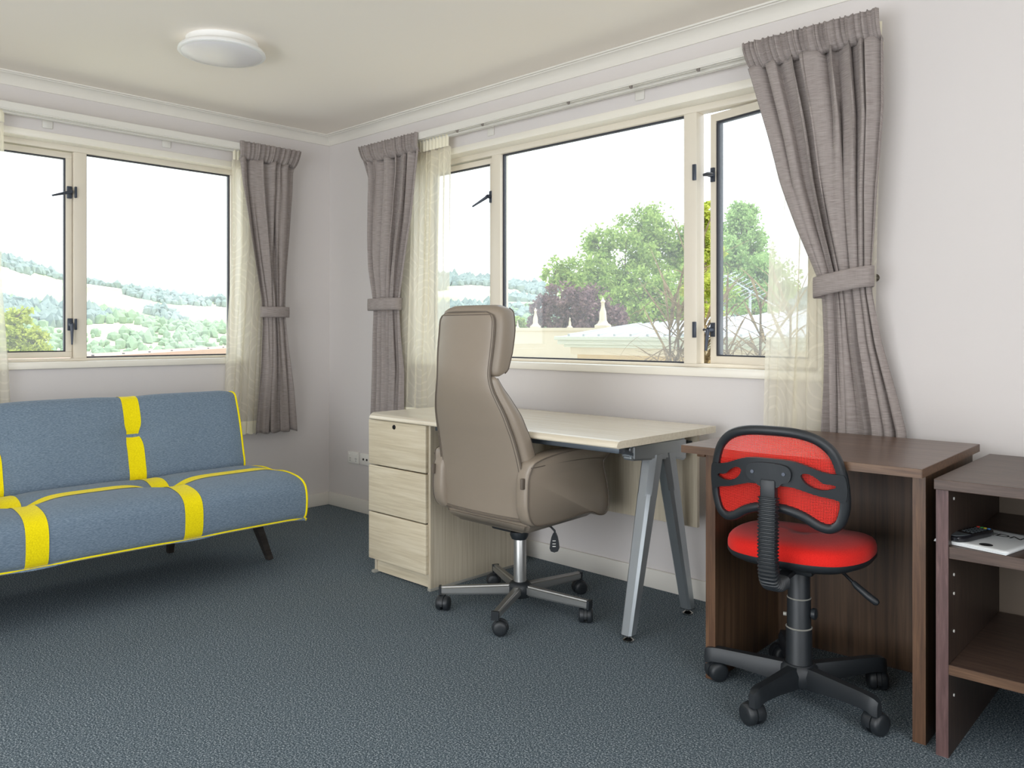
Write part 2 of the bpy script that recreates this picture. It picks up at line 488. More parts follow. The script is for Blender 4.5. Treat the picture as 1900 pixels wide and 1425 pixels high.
def lerp(a, b, t): return a+(b-a)*t
def interp(tab, z):
    """tab: list of (z, value...) sorted either way"""
    tab = sorted(tab)
    if z <= tab[0][0]: return tab[0][1:] if len(tab[0]) > 2 else tab[0][1]
    for i in range(len(tab)-1):
        if z <= tab[i+1][0]:
            t = (z-tab[i][0])/(tab[i+1][0]-tab[i][0])
            if len(tab[0]) > 2: return tuple(lerp(a, b_, t) for a, b_ in zip(tab[i][1:], tab[i+1][1:]))
            return lerp(tab[i][1], tab[i+1][1], t)
    return tab[-1][1:] if len(tab[-1]) > 2 else tab[-1][1]
def crom(pts, n, closed=False):
    """catmull-rom samples"""
    P_ = [Vector(p) if len(p) == 3 else Vector((p[0], p[1], 0)) for p in pts]
    k = len(P_); out = []
    segs = k if closed else k-1
    for i in range(segs):
        if closed: a, b_, c, d = P_[i-1], P_[i], P_[(i+1) % k], P_[(i+2) % k]
        else: a, b_, c, d = P_[max(i-1, 0)], P_[i], P_[i+1], P_[min(i+2, k-1)]
        for j in range(n):
            t = j/n
            out.append(0.5*((2*b_)+(c-a)*t+(2*a-5*b_+4*c-d)*t*t+(3*b_-a-3*c+d)*t**3))
    if not closed: out.append(P_[-1])
    return out
def crom2(pts, n, closed=True): return [(p.x, p.y) for p in crom(pts, n, closed)]

#@@ROOM
# ------------------------------------------------------------ the room
RX, RY, RH = 6.0, -5.0, 2.38
WT = 0.16
b = B(); b.box(-0.16, RY-0.16, -0.12, RX+0.16, 0.16, 0.0); floor = tag(obj('floor', b, M['carpet'], smooth=False), 'dark blue-grey speckled loop carpet', kind='structure')
b = B(); b.box(-0.16, RY-0.16, RH, RX+0.16, 0.16, RH+0.12); tag(obj('ceiling', b, M['ceiling'], smooth=False), 'plain cream painted ceiling', kind='structure')

def wall_y(name, y0, y1, holes, x0, x1, label):
    """wall running along x between y0 and y1 with rectangular holes (xa, xb, za, zb)"""
    b = B(); xs = x0
    for xa, xb, za, zb in holes:
        b.box(xs, y0, 0, xa, y1, RH)
        if za > 0: b.box(xa, y0, 0, xb, y1, za)
        b.box(xa, y0, zb, xb, y1, RH)
        xs = xb
    b.box(xs, y0, 0, x1, y1, RH)
    return tag(obj(name, b, M['wall'], smooth=False), label, kind='structure')
def wall_x(name, x0, x1, holes, y0, y1, label):
    b = B(); ys = y0
    for ya, yb, za, zb in holes:
        b.box(x0, ys, 0, x1, ya, RH)
        if za > 0: b.box(x0, ya, 0, x1, yb, za)
        b.box(x0, ya, zb, x1, yb, RH)
        ys = yb
    b.box(x0, ys, 0, x1, y1, RH)
    return tag(obj(name, b, M['wall'], smooth=False), label, kind='structure')

WZ0, WZ1 = 0.9635, 2.09
RWX0, RWX1 = 0.87, 3.25          # back window opening
LWY0, LWY1 = -2.07, -0.615       # left window opening
wall_y('wall_back', 0.0, WT, [(RWX0, RWX1, WZ0, WZ1)], 0.0, RX, 'pale painted wall with the desks standing against it')
wall_x('wall_left', -WT, 0.0, [(LWY0, LWY1, WZ0, WZ1)], RY, WT, 'pale painted wall behind the sofa')
wall_y('wall_front', RY-WT, RY, [(1.6, 4.8, 0.0, 2.1)], 0.0, RX, 'pale painted wall behind the camera')
wall_x('wall_right', RX, RX+WT, [(-3.9, -1.3, 0.6, 2.1)], RY-WT, WT, 'pale painted wall at the right end of the room')

# cornice: stepped cove swept along each wall
prof = [(0.0, -0.058), (0.006, -0.058), (0.008, -0.050), (0.013, -0.036), (0.022, -0.024), (0.034, -0.015), (0.046, -0.011), (0.050, -0.011), (0.052, -0.007), (0.062, -0.006), (0.064, 0.0), (0.0, 0.0)]
def cornice(name, p0, p1, inward, c0, c1):
    p0, p1, inward = Vector(p0), Vector(p1), Vector(inward)
    d = (p1-p0).normalized(); b = B()
    rings = []
    for p, s in ((p0, c0), (p1, -c1)):
        rings.append([p+inward*a+d*(a*s)+Vector((0, 0, RH+h)) for a, h in prof])
    b.ring_loft(rings)
    return tag(obj(name, b, M['trim'], angle=25), 'white cove cornice at the ceiling', kind='structure')
cornice('trim_1', (0, 0, 0), (RX, 0, 0), (0, -1, 0), 1, 1)
cornice('trim_2', (0, RY, 0), (0, 0, 0), (1, 0, 0), 1, 1)
cornice('trim_3', (RX, 0, 0), (RX, RY, 0), (-1, 0, 0), 1, 1)
cornice('trim_4', (RX, RY, 0), (0, RY, 0), (0, 1, 0), 1, 1)
# baseboards
def bb(name, x0, y0, x1, y1, bevside):
    b = B(); b.box(x0, y0, 0.0, x1, y1, 0.082, bev=0.004)
    return tag(obj(name, b, M['trim']), 'white painted skirting board', kind='structure')
bb('baseboard_back', 0.0, -0.013, RX, 0.0, 0)
bb('baseboard_left', 0.0, RY, 0.013, -0.013, 0)
bb('baseboard_right', RX-0.013, RY, RX, -0.013, 0)
b = B(); b.box(0.013, RY, 0, 1.6, RY+0.013, 0.082, bev=0.004); b.box(4.8, RY, 0, RX-0.013, RY+0.013, 0.082, bev=0.004)
tag(obj('baseboard_front', b, M['trim']), kind='structure')

# unseen eaves slab, added so the high sun stays off the panes
b = B(); b.box(-0.75, RY-0.75, 2.5, RX+0.75, 0.75, 2.62); tag(obj('eaves_sun_block', b, M['track'], smooth=False), 'unseen white eaves slab added above the windows to block the sun', kind='structure')

#@@WINDOWS
# ------------------------------------------------------------ windows (frame coordinates: s along wall, d outward, z up)
def win_builder(name, mapf, s0, s1, label):
    """mapf(s, d, z) -> world; returns the root and a box helper in window coordinates"""
    root = thing(name, label, None, mapf((s0+s1)/2, 0.08, 0.9635), kind='structure')
    def wbox(b, a0, d0, z0, a1, d1, z1, bev=0.0):
        p, q = Vector(mapf(a0, d0, z0)), Vector(mapf(a1, d1, z1))
        lo = [min(p[i], q[i]) for i in range(3)]; hi = [max(p[i], q[i]) for i in range(3)]
        b.box(*lo, *hi, bev=bev)
        return b
    return root, wbox
FR0, FR1 = 0.072, 0.135          # frame depth range
Z0, Z1 = 0.9635, 2.09
def make_window(name, mapf, s0, s1, mull, label, sash_ranges, fixed_ranges):
    root, wb = win_builder(name, mapf, s0, s1, label)
    # timber reveal lining with a flat architrave and a sill board
    b = B()
    wb(b, s0-0.03, -0.008, Z1, s1+0.03, 0.0, Z1+0.031, 0.002)
    wb(b, s0-0.03, -0.008, 0.935, s0, 0.0, Z1, 0.002)
    wb(b, s1, -0.008, 0.935, s1+0.03, 0.0, Z1, 0.002)
    obj('architrave', b, M['reveal'], root)
    b = B()
    wb(b, s0, -0.0075, Z1-0.004, s1, FR0, Z1+0.002)
    wb(b, s0-0.001, -0.0075, Z0, s0+0.004, FR0, Z1-0.004)
    wb(b, s1-0.004, -0.0075, Z0, s1+0.001, FR0, Z1-0.004)
    obj('reveal_lining', b, M['reveal'], root, smooth=False)
    b = B(); wb(b, s0-0.03, -0.022, 0.931, s1+0.03, FR0, 0.9645, 0.003); obj('sill', b, M['reveal'], root)
    b = B()
    wb(b, s0, FR0, 2.058, s1, FR1, Z1, 0.003)
    wb(b, s0, FR0, 0.9645, s1, FR1, 0.979, 0.002)
    wb(b, s0, FR0, 0.979, s0+0.025, FR1, 2.058, 0.003)
    wb(b, s1-0.025, FR0, 0.979, s1, FR1, 2.058, 0.003)
    obj('window_frame', b, M['alu'], root)
    for a0, a1 in mull:
        b = B(); wb(b, a0, FR0, 0.979, a1, FR1, 2.058, 0.002); obj('mullion', b, M['alu'], root)
    def ring(b, a0, a1, za, zb, w, d0, d1, bev=0.0):
        wb(b, a0, d0, za, a1, d1, za+w, bev); wb(b, a0, d0, zb-w, a1, d1, zb, bev)
        wb(b, a0, d0, za+w, a0+w, d1, zb-w, bev); wb(b, a1-w, d0, za+w, a1, d1, zb-w, bev)
    for a0, a1 in fixed_ranges:
        b = B(); ring(b, a0, a1, 0.979, 2.058, 0.007, 0.092, 0.112); obj('glazing_gasket', b, M['gasket'], root, smooth=False)
        b = B(); wb(b, a0+0.006, 0.100, 0.985, a1-0.006, 0.104, 2.052); obj('pane', b, M['glass'], root, smooth=False)
    for a0, a1, hs in sash_ranges:
        b = B(); ring(b, a0+0.003, a1-0.003, 0.983, 2.053, 0.030, 0.092, 0.130, 0.002)
        sash = obj('sash', b, M['alu'], root)
        b = B(); ring(b, a0+0.033, a1-0.033, 1.013, 2.023, 0.006, 0.098, 0.12); obj('glazing_gasket', b, M['gasket'], sash, smooth=False, world=False)
        b = B(); wb(b, a0+0.038, 0.107, 1.018, a1-0.038, 0.111, 2.018); obj('pane', b, M['glass'], sash, smooth=False, world=False)
        # cam handles: a rose on the sash stile, keeper on the mullion, lever arm
        for (hsx, hz, (dx, dd, dz)) in hs:
            sg = 1 if dx >= 0 else -1
            b = B()
            wb(b, hsx-0.012, 0.080, hz-0.032, hsx+0.012, 0.092, hz+0.032, 0.003)
            c = mapf(hsx, 0.080, hz); c2 = mapf(hsx, 0.058, hz)
            b.cyl(c, c2, 0.011, 0.010, 14)
            e = mapf(hsx+dx, 0.058+dd, hz+dz); mid = mapf(hsx+dx*0.15, 0.055, hz+dz*0.15)
            b.tube([c2, mid, e], [0.010, 0.0085, 0.0045], 10)
            obj('handle', b, M['handle'], sash, world=False)
    return root, wb

mapL = lambda s, d, z: (-d, s, z)
mapR = lambda s, d, z: (s, d, z)
win1, wb1 = make_window('window_1', mapL, LWY0, LWY1, [(-1.512, -1.450)], 'cream aluminium two-pane window behind the blue-grey sofa',
    [(-2.045, -1.512, [(-1.530, 1.845, (-0.10, -0.035, -0.035)), (-1.527, 1.155, (0.0, -0.004, -0.105))])], [(-1.450, -0.640)])
b = B()
for z in (1.845, 1.155): wb1(b, -1.511, 0.060, z-0.028, -1.500, 0.073, z+0.030, 0.002)
obj('keeper', b, M['handle'], win1)
win2, wb2 = make_window('window_2', mapR, RWX0, RWX1, [(1.430, 1.494), (2.617, 2.680)], 'wide cream aluminium three-part window above the desks',
    [(0.895, 1.430, [(1.412, 1.842, (-0.065, -0.05, -0.055))])], [(1.494, 2.617)])
b = B()
for z in (1.80, 1.125): wb2(b, 2.664, 0.062, z-0.034, 2.680, 0.073, z+0.034, 0.002)
obj('keeper', b, M['handle'], win2)
# open casement at the right of window_2
ang = math.radians(11.7); HX, HY = 3.222, 0.03
def mapS(s, d, z):   # s from hinge towards the free edge
    return (HX - s*math.cos(ang) + d*math.sin(ang), HY + s*math.sin(ang) + d*math.cos(ang), z)
def sbox(b, s0, d0, z0, s1, d1, z1, bev=0.0):
    m = Matrix.Translation((HX, HY, 0)) @ Matrix.Rotation(-ang, 4, 'Z')
    b.box(-s1, d0, z0, -s0, d1, z1, bev=0.0, mat=m)
SW = 0.523
b = B()
for q in ((0, 0, 0.979, SW, 0.036, 1.012), (0, 0, 2.018, SW, 0.036, 2.052), (0, 0, 1.012, 0.03, 0.036, 2.018), (SW-0.031, 0, 1.012, SW, 0.036, 2.018)): sbox(b, *q)
sash = obj('sash', b, M['alu'], win2, smooth=False)
b = B()
for q in ((0.03, 0.005, 1.012, SW-0.031, 0.03, 1.018), (0.03, 0.005, 2.010, SW-0.031, 0.03, 2.018), (0.03, 0.005, 1.018, 0.038, 0.03, 2.01), (SW-0.041, 0.003, 1.018, SW-0.031, 0.034, 2.01)): sbox(b, *q)
obj('glazing_gasket', b, M['gasket'], sash, smooth=False, world=False)
b = B(); sbox(b, 0.037, 0.012, 1.017, SW-0.040, 0.016, 2.011); obj('pane', b, M['glass'], sash, smooth=False, world=False)
for z, dv in ((1.79, (-0.055, -0.02, -0.012)), (1.125, (0.006, 0.0, -0.09))):
    b = B(); sbox(b, SW-0.026, -0.010, z-0.030, SW-0.008, 0.001, z+0.030)
    c = Vector(mapS(SW-0.016, -0.01, z)); c2 = Vector(mapS(SW-0.016, -0.035, z))
    b.cyl(c, c2, 0.012, 0.010, 14)
    e = mapS(SW-0.016+dv[0], -0.04+dv[1], z+dv[2])
    b.tube([mapS(SW+0.006, -0.036, z), c2, e], [0.006, 0.0095, 0.0055], 10)
    obj('handle', b, M['handle'], sash, world=False)

# unseen door and window openings, added behind the camera to let light in
d1 = thing('added_door', 'unseen sliding door added behind the camera to let light in', None, (3.2, RY, 0), kind='structure')
b = B()
for q in ((1.6, -5.13, 0, 1.66, -5.05, 2.1), (4.74, -5.13, 0, 4.8, -5.05, 2.1), (1.66, -5.13, 2.04, 4.74, -5.05, 2.1), (1.66, -5.13, 0, 4.74, -5.05, 0.05), (3.16, -5.13, 0.05, 3.24, -5.05, 2.04)): b.box(*q)
obj('door_frame', b, M['alu'], d1, smooth=False)
w3 = thing('added_window', 'unseen window added in the right-hand wall to let light in', None, (RX, -2.6, 0.6), kind='structure')
b = B()
for q in ((6.05, -3.9, 0.6, 6.13, -3.84, 2.1), (6.05, -1.36, 0.6, 6.13, -1.3, 2.1), (6.05, -3.84, 0.6, 6.13, -1.36, 0.66), (6.05, -3.84, 2.04, 6.13, -1.36, 2.1), (6.05, -2.63, 0.66, 6.13, -2.57, 2.04)): b.box(*q)
obj('window_frame', b, M['alu'], w3, smooth=False)

#@@TRACKS
# ------------------------------------------------------------ curtain tracks
def track(mapf, s0, s1, label, brk, gl):
    root = thing('curtain_track', label, 'curtain track', mapf((s0+s1)/2, 0, 2.17), group=None)
    def wb(b, a0, d0, z0, a1, d1, z1, bev=0.0):
        p, q = Vector(mapf(a0, d0, z0)), Vector(mapf(a1, d1, z1))
        b.box(*[min(p[i], q[i]) for i in range(3)], *[max(p[i], q[i]) for i in range(3)], bev=bev)
    for d0, d1, za, zb in ((-0.128, -0.098, 2.176, 2.212), (-0.072, -0.048, 2.172, 2.196)):
        b = B(); wb(b, s0, d0, za, s1, d1, zb, 0.003)
        # open slot lips under the rail
        wb(b, s0, d0+0.002, za-0.004, s1, d0+0.009, za+0.001); wb(b, s0, d1-0.009, za-0.004, s1, d1-0.002, za+0.001)
        obj('rail', b, M['track'], root, smooth=False)
    for s in brk:
        b = B(); wb(b, s-0.024, -0.006, 2.140, s+0.024, 0.0, 2.215, 0.004); wb(b, s-0.02, -0.120, 2.209, s+0.02, -0.004, 2.214, 0.001)
        obj('bracket', b, M['track'], root)
    for s in gl:
        b = B(); wb(b, s-0.007, -0.117, 2.166, s+0.007, -0.109, 2.176, 0.001); wb(b, s-0.003, -0.115, 2.161, s+0.008, -0.111, 2.167)
        obj('glider', b, M['gliderm'], root)
    return root
track(mapL, -2.45, -0.30, 'white double curtain rail above the left window', (-1.66, -1.06, -0.36, -2.3), ())
track(mapR, 0.53, 3.44, 'white double curtain rail above the wide back window', (0.62, 1.50, 2.44, 3.38), (1.36, 1.55, 2.12, 2.47, 2.80))

#@@CURTAINS
# ------------------------------------------------------------ curtains
def cloth(mapf, left, right, ztop, zbot, folds, amp, d0, seed, tie=None, nz=70, per=14, head=0.0, ampx=0.0, flare=0.0, dbot=None):
    """left/right: (z, s) edge tables; returns builder. d is negative into the room"""
    rnd = random.Random(seed)
    N = folds*per
    ph = [rnd.uniform(-0.35, 0.35) for _ in range(folds+2)]
    am = [rnd.uniform(0.65, 1.15) for _ in range(folds+2)]
    def warp(u):
        x = u*folds; i = int(x); f = x-i
        f2 = f*f*(3-2*f)
        return x+lerp(ph[i], ph[min(i+1, folds+1)], f2)*0.9, lerp(am[i], am[min(i+1, folds+1)], f2)
    def fn(u, v):
        z = lerp(ztop, zbot, v)
        sl, sr = interp(left, z), interp(right, z)
        x, a_ = warp(u)
        k = amp
        if tie:
            tz, ta = tie
            g = math.exp(-((z-tz)/0.16)**2)
            k = amp*(1-g*(1-ta))
            k *= 1.0 if z > tz else 0.75
        hd = 0.0
        if head > 0 and z > ztop-head:
            t = (z-(ztop-head))/head
            hd = min(1, t*2.5)
        w = math.sin(2*PI*x)
        w = math.copysign(abs(w)**0.8, w)
        x2 = x+0.35*math.sin(2.2*v+ph[int(u*folds)]*6)+0.12*math.sin(9*u+4*v)
        w = math.sin(2*PI*x2)
        pleat = math.sin(2*PI*x2*2.3+seed)*0.22*max(0, 1-1.6*v)
        dd = k*a_*(0.85*w+pleat)
        if hd > 0:
            dd = lerp(dd, 0.011*math.sin(2*PI*x*2)+0.006*math.sin(2*PI*x*5+2), hd)
        wob = 0.10*math.sin(3.1*v+seed)+0.06*math.sin(7*v+seed*2)
        s = lerp(sl, sr, u)+(sr-sl)/folds*0.30*math.sin(2*PI*(x*1.0)+1.4+wob*4)*math.sin(PI*min(1, max(0, u)))
        dc = d0 if dbot is None else lerp(d0, dbot, min(1, max(0, (1.6-z)/0.7)))
        zz = z
        if v < 0.02: zz = z+0.006*math.sin(2*PI*x*2+0.5)
        if v > 0.99: zz = z+0.006*math.sin(2*PI*x)
        return mapf(s, dc+dd, zz)
    b = B()
    width = abs(interp(left, ztop)-interp(right, ztop))*2.0
    b.grid(fn, N, nz, uvf=lambda u, v: (u*width, v*(ztop-zbot)))
    return b, fn

def solid(o, th=0.0016):
    md = o.modifiers.new('thick', 'SOLIDIFY'); md.thickness = th; md.offset = 0
    return o

def curtain(mapf, left, right, zt, zb, label, seed, folds, tie, hook_right, tiew, tilt, zhead=0.09, dbot=None):
    root = thing('curtain', label, 'curtain', mapf((left[0][1]+right[0][1])/2, -0.11, zb), group=None)
    c, fn = cloth(mapf, left, right, zt-zhead, zb, folds, 0.026, -0.112, seed, tie=(tie, 0.62), dbot=dbot)
    solid(obj('drape', c, M['curtain'], root, angle=80))
    # gathered heading, stands up past the rail
    rnd = random.Random(seed+5)
    N = folds*3
    pos = [rnd.uniform(-0.25, 0.25) for _ in range(N+2)]
    def hf(u, v):
        z = lerp(zt, zt-zhead-0.012, v)
        sl, sr = interp(left, z), interp(right, z)
        x = u*N; i = int(x); f = x-i
        q = x+lerp(pos[i], pos[min(i+1, N+1)], f)
        d = (0.012*abs(math.sin(PI*q))**1.3+0.004*math.sin(2*PI*q*2.3))*(1.0-0.3*v)-0.028*v**5
        s = lerp(sl, sr, u)+(sr-sl)/N*0.18*math.sin(2*PI*q)
        return mapf(s, -0.133-d, z+0.0015*math.sin(2*PI*q)*(1-v))
    b = B(); b.grid(hf, N*10, 8)
    solid(obj('heading', b, M['tape'], root, angle=80))
    # tieback band round the waist, hooked back to the wall
    sl, sr = interp(left, tie), interp(right, tie)
    if hook_right: s_free, s_hook = sl, sr
    else: s_free, s_hook = sr, sl
    sg = 1 if s_hook > s_free else -1
    path = []
    for t in np.linspace(0, 1, 26):
        a = PI*(0.5+t)     # half turn around the front
        s = lerp(s_free-sg*0.010, s_hook+sg*0.014, t)
        d = -0.112-0.052*math.sin(PI*min(1, max(0, t)))**0.35 + (0.0 if 0 < t < 1 else 0)
        z = tie+lerp(-tilt, tilt, t)
        path.append((s, d, z))
    path = [(s_free+sg*0.03, -0.066, tie-tilt)]+path+[(s_hook-sg*0.01, -0.06, tie+tilt)]
    b = B()
    def tf(u, v):
        k = u*(len(path)-1); i = min(int(k), len(path)-2); f = k-i
        p = [lerp(path[i][j], path[i+1][j], f) for j in range(3)]
        return mapf(p[0], p[1]-0.002*math.sin(PI*v), p[2]+(v-0.5)*tiew)
    b.grid(tf, 54, 5)
    tb = solid(obj('tieback', b, M['tape'], root, angle=80), 0.004)
    b = B(); c0 = mapf(s_hook-sg*0.02, -0.062, tie+tilt); c1 = mapf(s_hook-sg*0.02, 0.0, tie+tilt)
    b.cyl(c1, c0, 0.004, 0.004, 10); b.cyl(c1, mapf(s_hook-sg*0.02, -0.004, tie+tilt), 0.014, 0.014, 14)
    obj('tieback_hook', b, M['chrome'], root)
    return root

A_l = [(2.203, -0.689), (1.981, -0.672), (1.796, -0.639), (1.547, -0.594), (1.295, -0.542), (1.167, -0.535), (0.912, -0.542), (0.721, -0.56), (0.522, -0.577)]
A_r = [(2.215, -0.29), (2.092, -0.326), (1.96, -0.326), (1.695, -0.345), (1.431, -0.37), (1.267, -0.381), (1.201, -0.381), (1.005, -0.363), (0.774, -0.334), (0.518, -0.307)]
B_l = [(2.202, 0.515), (2.09, 0.56), (2.027, 0.575), (1.741, 0.575), (1.485, 0.585), (1.309, 0.612), (1.23, 0.612), (0.913, 0.585), (0.625, 0.564)]
B_r = [(2.184, 1.07), (1.967, 1.033), (1.762, 1.0), (1.527, 0.939), (1.317, 0.876), (1.226, 0.861), (1.082, 0.866), (0.897, 0.876), (0.62, 0.866)]
C_l = [(2.195, 3.005), (2.096, 3.032), (1.836, 3.109), (1.669, 3.152), (1.483, 3.214), (1.292, 3.287), (1.224, 3.295), (1.049, 3.295), (0.757, 3.285)]
C_r = [(2.208, 3.517), (2.137, 3.52), (1.879, 3.52), (1.698, 3.506), (1.478, 3.488), (1.321, 3.473), (1.247, 3.475), (1.071, 3.502), (0.888, 3.547), (0.767, 3.576)]
curtain(mapL, A_l, A_r, 2.222, 0.515, 'grey-mauve lined curtain tied back to the right of the sofa window', 4, 4, 1.235, True, 0.062, 0.0)
curtain(mapR, B_l, B_r, 2.212, 0.60, 'grey-mauve curtain tied back at the left end of the wide window, beside the corner', 12, 6, 1.275, False, 0.068, 0.0, dbot=-0.085)
curtain(mapR, C_l, C_r, 2.216, 0.60, 'large grey-mauve curtain tied back above the dark walnut desk', 22, 7, 1.29, True, 0.072, 0.018, dbot=-0.072)

def sheer(mapf, left, right, zt, zb, label, seed, folds, d=-0.052, amp=0.010):
    root = thing('sheer_curtain', label, 'sheer curtain', mapf((left[0][1]+right[0][1])/2, d, zb))
    c, fn = cloth(mapf, left, right, zt-0.07, zb, folds, amp, d, seed, nz=30, per=10)
    obj('drape', c, M['sheer'], root, angle=80)
    N = folds*2
    def hf(u, v):
        z = lerp(zt, zt-0.075, v); sl, sr = interp(left, z), interp(right, z)
        return mapf(lerp(sl, sr, u), d-0.016-0.006*abs(math.sin(PI*u*N)), z)
    b = B(); b.grid(hf, N*8, 4); obj('heading', b, M['sheer_head'], root, angle=80)
    def hm(u, v):
        p = fn(u, 1.0-0.045*(1-v)/1.0); q = Vector(p)
        return q+Vector(mapf(0, -0.0015, 0))
    b = B(); b.grid(hm, folds*10, 2, uvf=lambda u, v: (u, v)); obj('hem', b, M['sheer_head'], root, angle=80)
    return root
M['sheer_head'] = plain('sheer_tape', (232, 226, 204), 0.8, vary=0.02)
sheer(mapL, [(2.2, -0.70), (1.6, -0.70), (1.0, -0.735), (0.5, -0.748)], [(2.2, -0.42), (0.5, -0.50)], 2.196, 0.515, 'cream sheer curtain gathered beside the sofa window behind the mauve curtain', 4, 6)
sheer(mapL, [(2.2, -2.35), (0.5, -2.4)], [(2.2, -1.868), (1.9, -1.862), (1.4, -1.875), (0.98, -1.845), (0.78, -1.836), (0.5, -1.83)], 2.196, 0.50, 'white sheer curtain at the left edge of the sofa window', 5, 7)
sheer(mapR, [(2.2, 0.80), (0.6, 0.72)], [(2.2, 1.243), (1.28, 1.232), (0.6, 1.225)], 2.192, 0.62, 'cream sheer curtain hanging behind the tall taupe chair', 6, 8)
sheer(mapR, [(2.2, 3.07), (1.74, 3.106), (1.56, 3.084), (1.0, 3.056), (0.6, 3.045)], [(2.2, 3.50), (1.5, 3.475), (0.6, 3.46)], 2.192, 0.62, 'cream sheer curtain with swirl pattern above the dark desk', 8, 8)

#@@FITTINGS
# ------------------------------------------------------------ ceiling lamp and wall outlets
lp = thing('ceiling_lamp', 'round white flush ceiling lamp with frosted diffuser', 'ceiling lamp', (1.16, -1.31, RH))
b = B(); b.lathe((1.16, -1.31, RH), [(0.150, 0.0), (0.150, -0.022), (0.158, -0.030), (0.172, -0.034), (0.180, -0.042), (0.182, -0.052), (0.178, -0.056), (0.168, -0.056), (0.165, -0.04), (0.0, -0.04)], 56)
obj('lamp_base', b, M['lamp_body'], lp, angle=50)
b = B(); b.lathe((1.16, -1.31, RH), [(0.166, -0.045), (0.168, -0.056), (0.160, -0.060), (0.120, -0.067), (0.07, -0.071), (0.03, -0.072), (0.001, -0.0725)], 56)
obj('diffuser', b, M['lamp_diff'], lp, angle=60)

def outlet(x0, x1, z0, z1, label, double):
    o = thing('wall_outlet', label, 'wall outlet', ((x0+x1)/2, 0, z0))
    b = B(); b.box(x0, -0.010, z0, x1, 0.0, z1, bev=0.003); obj('face_plate', b, M['outlet'], o)
    xc = (x0+x1)/2; zc = (z0+z1)/2
    if double:
        for s in (-1, 1):
            cx = xc+s*0.030
            b = B(); b.box(cx-0.006+s*0.008, -0.015, zc+0.010, cx+0.006+s*0.008, -0.009, zc+0.026, bev=0.002); obj('rocker_switch', b, M['outlet'], o)
            b = B()
            b.box(cx-0.007, -0.0108, zc-0.010, cx-0.0045, -0.0098, zc-0.002, mat=None); b.box(cx+0.0045, -0.0108, zc-0.010, cx+0.007, -0.0098, zc-0.002); b.box(cx-0.001, -0.0108, zc-0.024, cx+0.001, -0.0098, zc-0.015)
            obj('socket_slots', b, M['dark'], o, smooth=False)
    else:
        for s in (-1, 1):
            b = B(); b.cyl((xc+s*0.018, -0.0095, zc), (xc+s*0.018, -0.013, zc), 0.007, 0.007, 14); obj('aerial_socket', b, M['dark'], o)
outlet(0.222, 0.336, 0.296, 0.368, 'white double power point on the wall between the corner and the drawers', True)
outlet(0.350, 0.464, 0.296, 0.368, 'white aerial outlet plate partly hidden by the drawer pedestal', False)

# ------------------------------------------------------------ sofa bed
YE, YF = -0.912, -2.62
BANDS = (-1.452, -2.045)
BW = 0.078
def tuft(y, r=0.085):
    return sum(math.exp(-((y-yb)/r)**2) for yb in BANDS)
SEATP = [(1.150, 0.243), (1.178, 0.250), (1.192, 0.275), (1.197, 0.330), (1.192, 0.385), (1.172, 0.418), (1.130, 0.440), (1.060, 0.452), (0.980, 0.457), (0.900, 0.457), (0.820, 0.455), (0.740, 0.449), (0.680, 0.440), (0.640, 0.422), (0.622, 0.390), (0.620, 0.330), (0.630, 0.270), (0.660, 0.246)]
SEATC = crom2(SEATP, 4)
def seat_pt(t, y, off=0.0):
    """t: 0..1 round the profile"""
    n = len(SEATC); k = (t % 1.0)*n; i = int(k) % n; f = k-int(k)
    a, c = SEATC[i], SEATC[(i+1) % n]
    x, z = lerp(a[0], c[0], f), lerp(a[1], c[1], f)
    p, q = SEATC[(i-1) % n], SEATC[(i+2) % n]
    tx, tz = q[0]-p[0], q[1]-p[1]; L = math.hypot(tx, tz)
    nx, nz = tz/L, -tx/L
    if nx*(x-0.9)+nz*(z-0.34) < 0: nx, nz = -nx, -nz
    top = max(0, nz)
    g = 0.0
    for yb in BANDS:
        g += 0.034*math.exp(-(((y-yb)/0.10)**2+((x-0.90)/0.075)**2))
        g += 0.010*math.exp(-((y-yb)/0.09)**2)*top
    gx = 0.010*math.exp(-((x-0.90)/0.07)**2)*top
    edge = min(abs(y-YE), abs(y-YF))
    g += gx + 0.016*max(0, 1-edge/0.10)**2*top
    if nz < -0.3: g = 0
    return (x+nx*(off-g*abs(nx)), y, z+nz*(off-g if nz > 0 else off))
BACKP = [(0.600, 0.400), (0.617, 0.440), (0.603, 0.500), (0.584, 0.580), (0.562, 0.660), (0.536, 0.735), (0.512, 0.785), (0.482, 0.806), (0.440, 0.806), (0.404, 0.790), (0.392, 0.750), (0.408, 0.660), (0.436, 0.560), (0.462, 0.470), (0.485, 0.410), (0.540, 0.385)]
BACKC = crom2(BACKP, 4)
def back_pt(t, y, off=0.0):
    n = len(BACKC); k = (t % 1.0)*n; i = int(k) % n; f = k-int(k)
    a, c = BACKC[i], BACKC[(i+1) % n]
    x, z = lerp(a[0], c[0], f), lerp(a[1], c[1], f)
    p, q = BACKC[(i-1) % n], BACKC[(i+2) % n]
    tx, tz = q[0]-p[0], q[1]-p[1]; L = math.hypot(tx, tz)
    nx, nz = tz/L, -tx/L
    if nx*(x-0.50)+nz*(z-0.6) < 0: nx, nz = -nx, -nz
    g = 0.0
    for yb in BANDS:
        g += (0.020*math.exp(-(((y-yb)/0.11)**2+((z-0.632)/0.05)**2))+0.012*math.exp(-(((y-yb)/0.06)**2+((z-0.632)/0.012)**2)))*max(0, nx)
        g += 0.007*math.exp(-((y-yb)/0.10)**2)*max(0, nx, nz)
    edge = min(abs(y-YE), abs(y-YF))
    g += 0.012*max(0, 1-edge/0.08)**2*max(0, nx, nz)
    return (x+nx*(off-g), y, z+nz*(off-g))
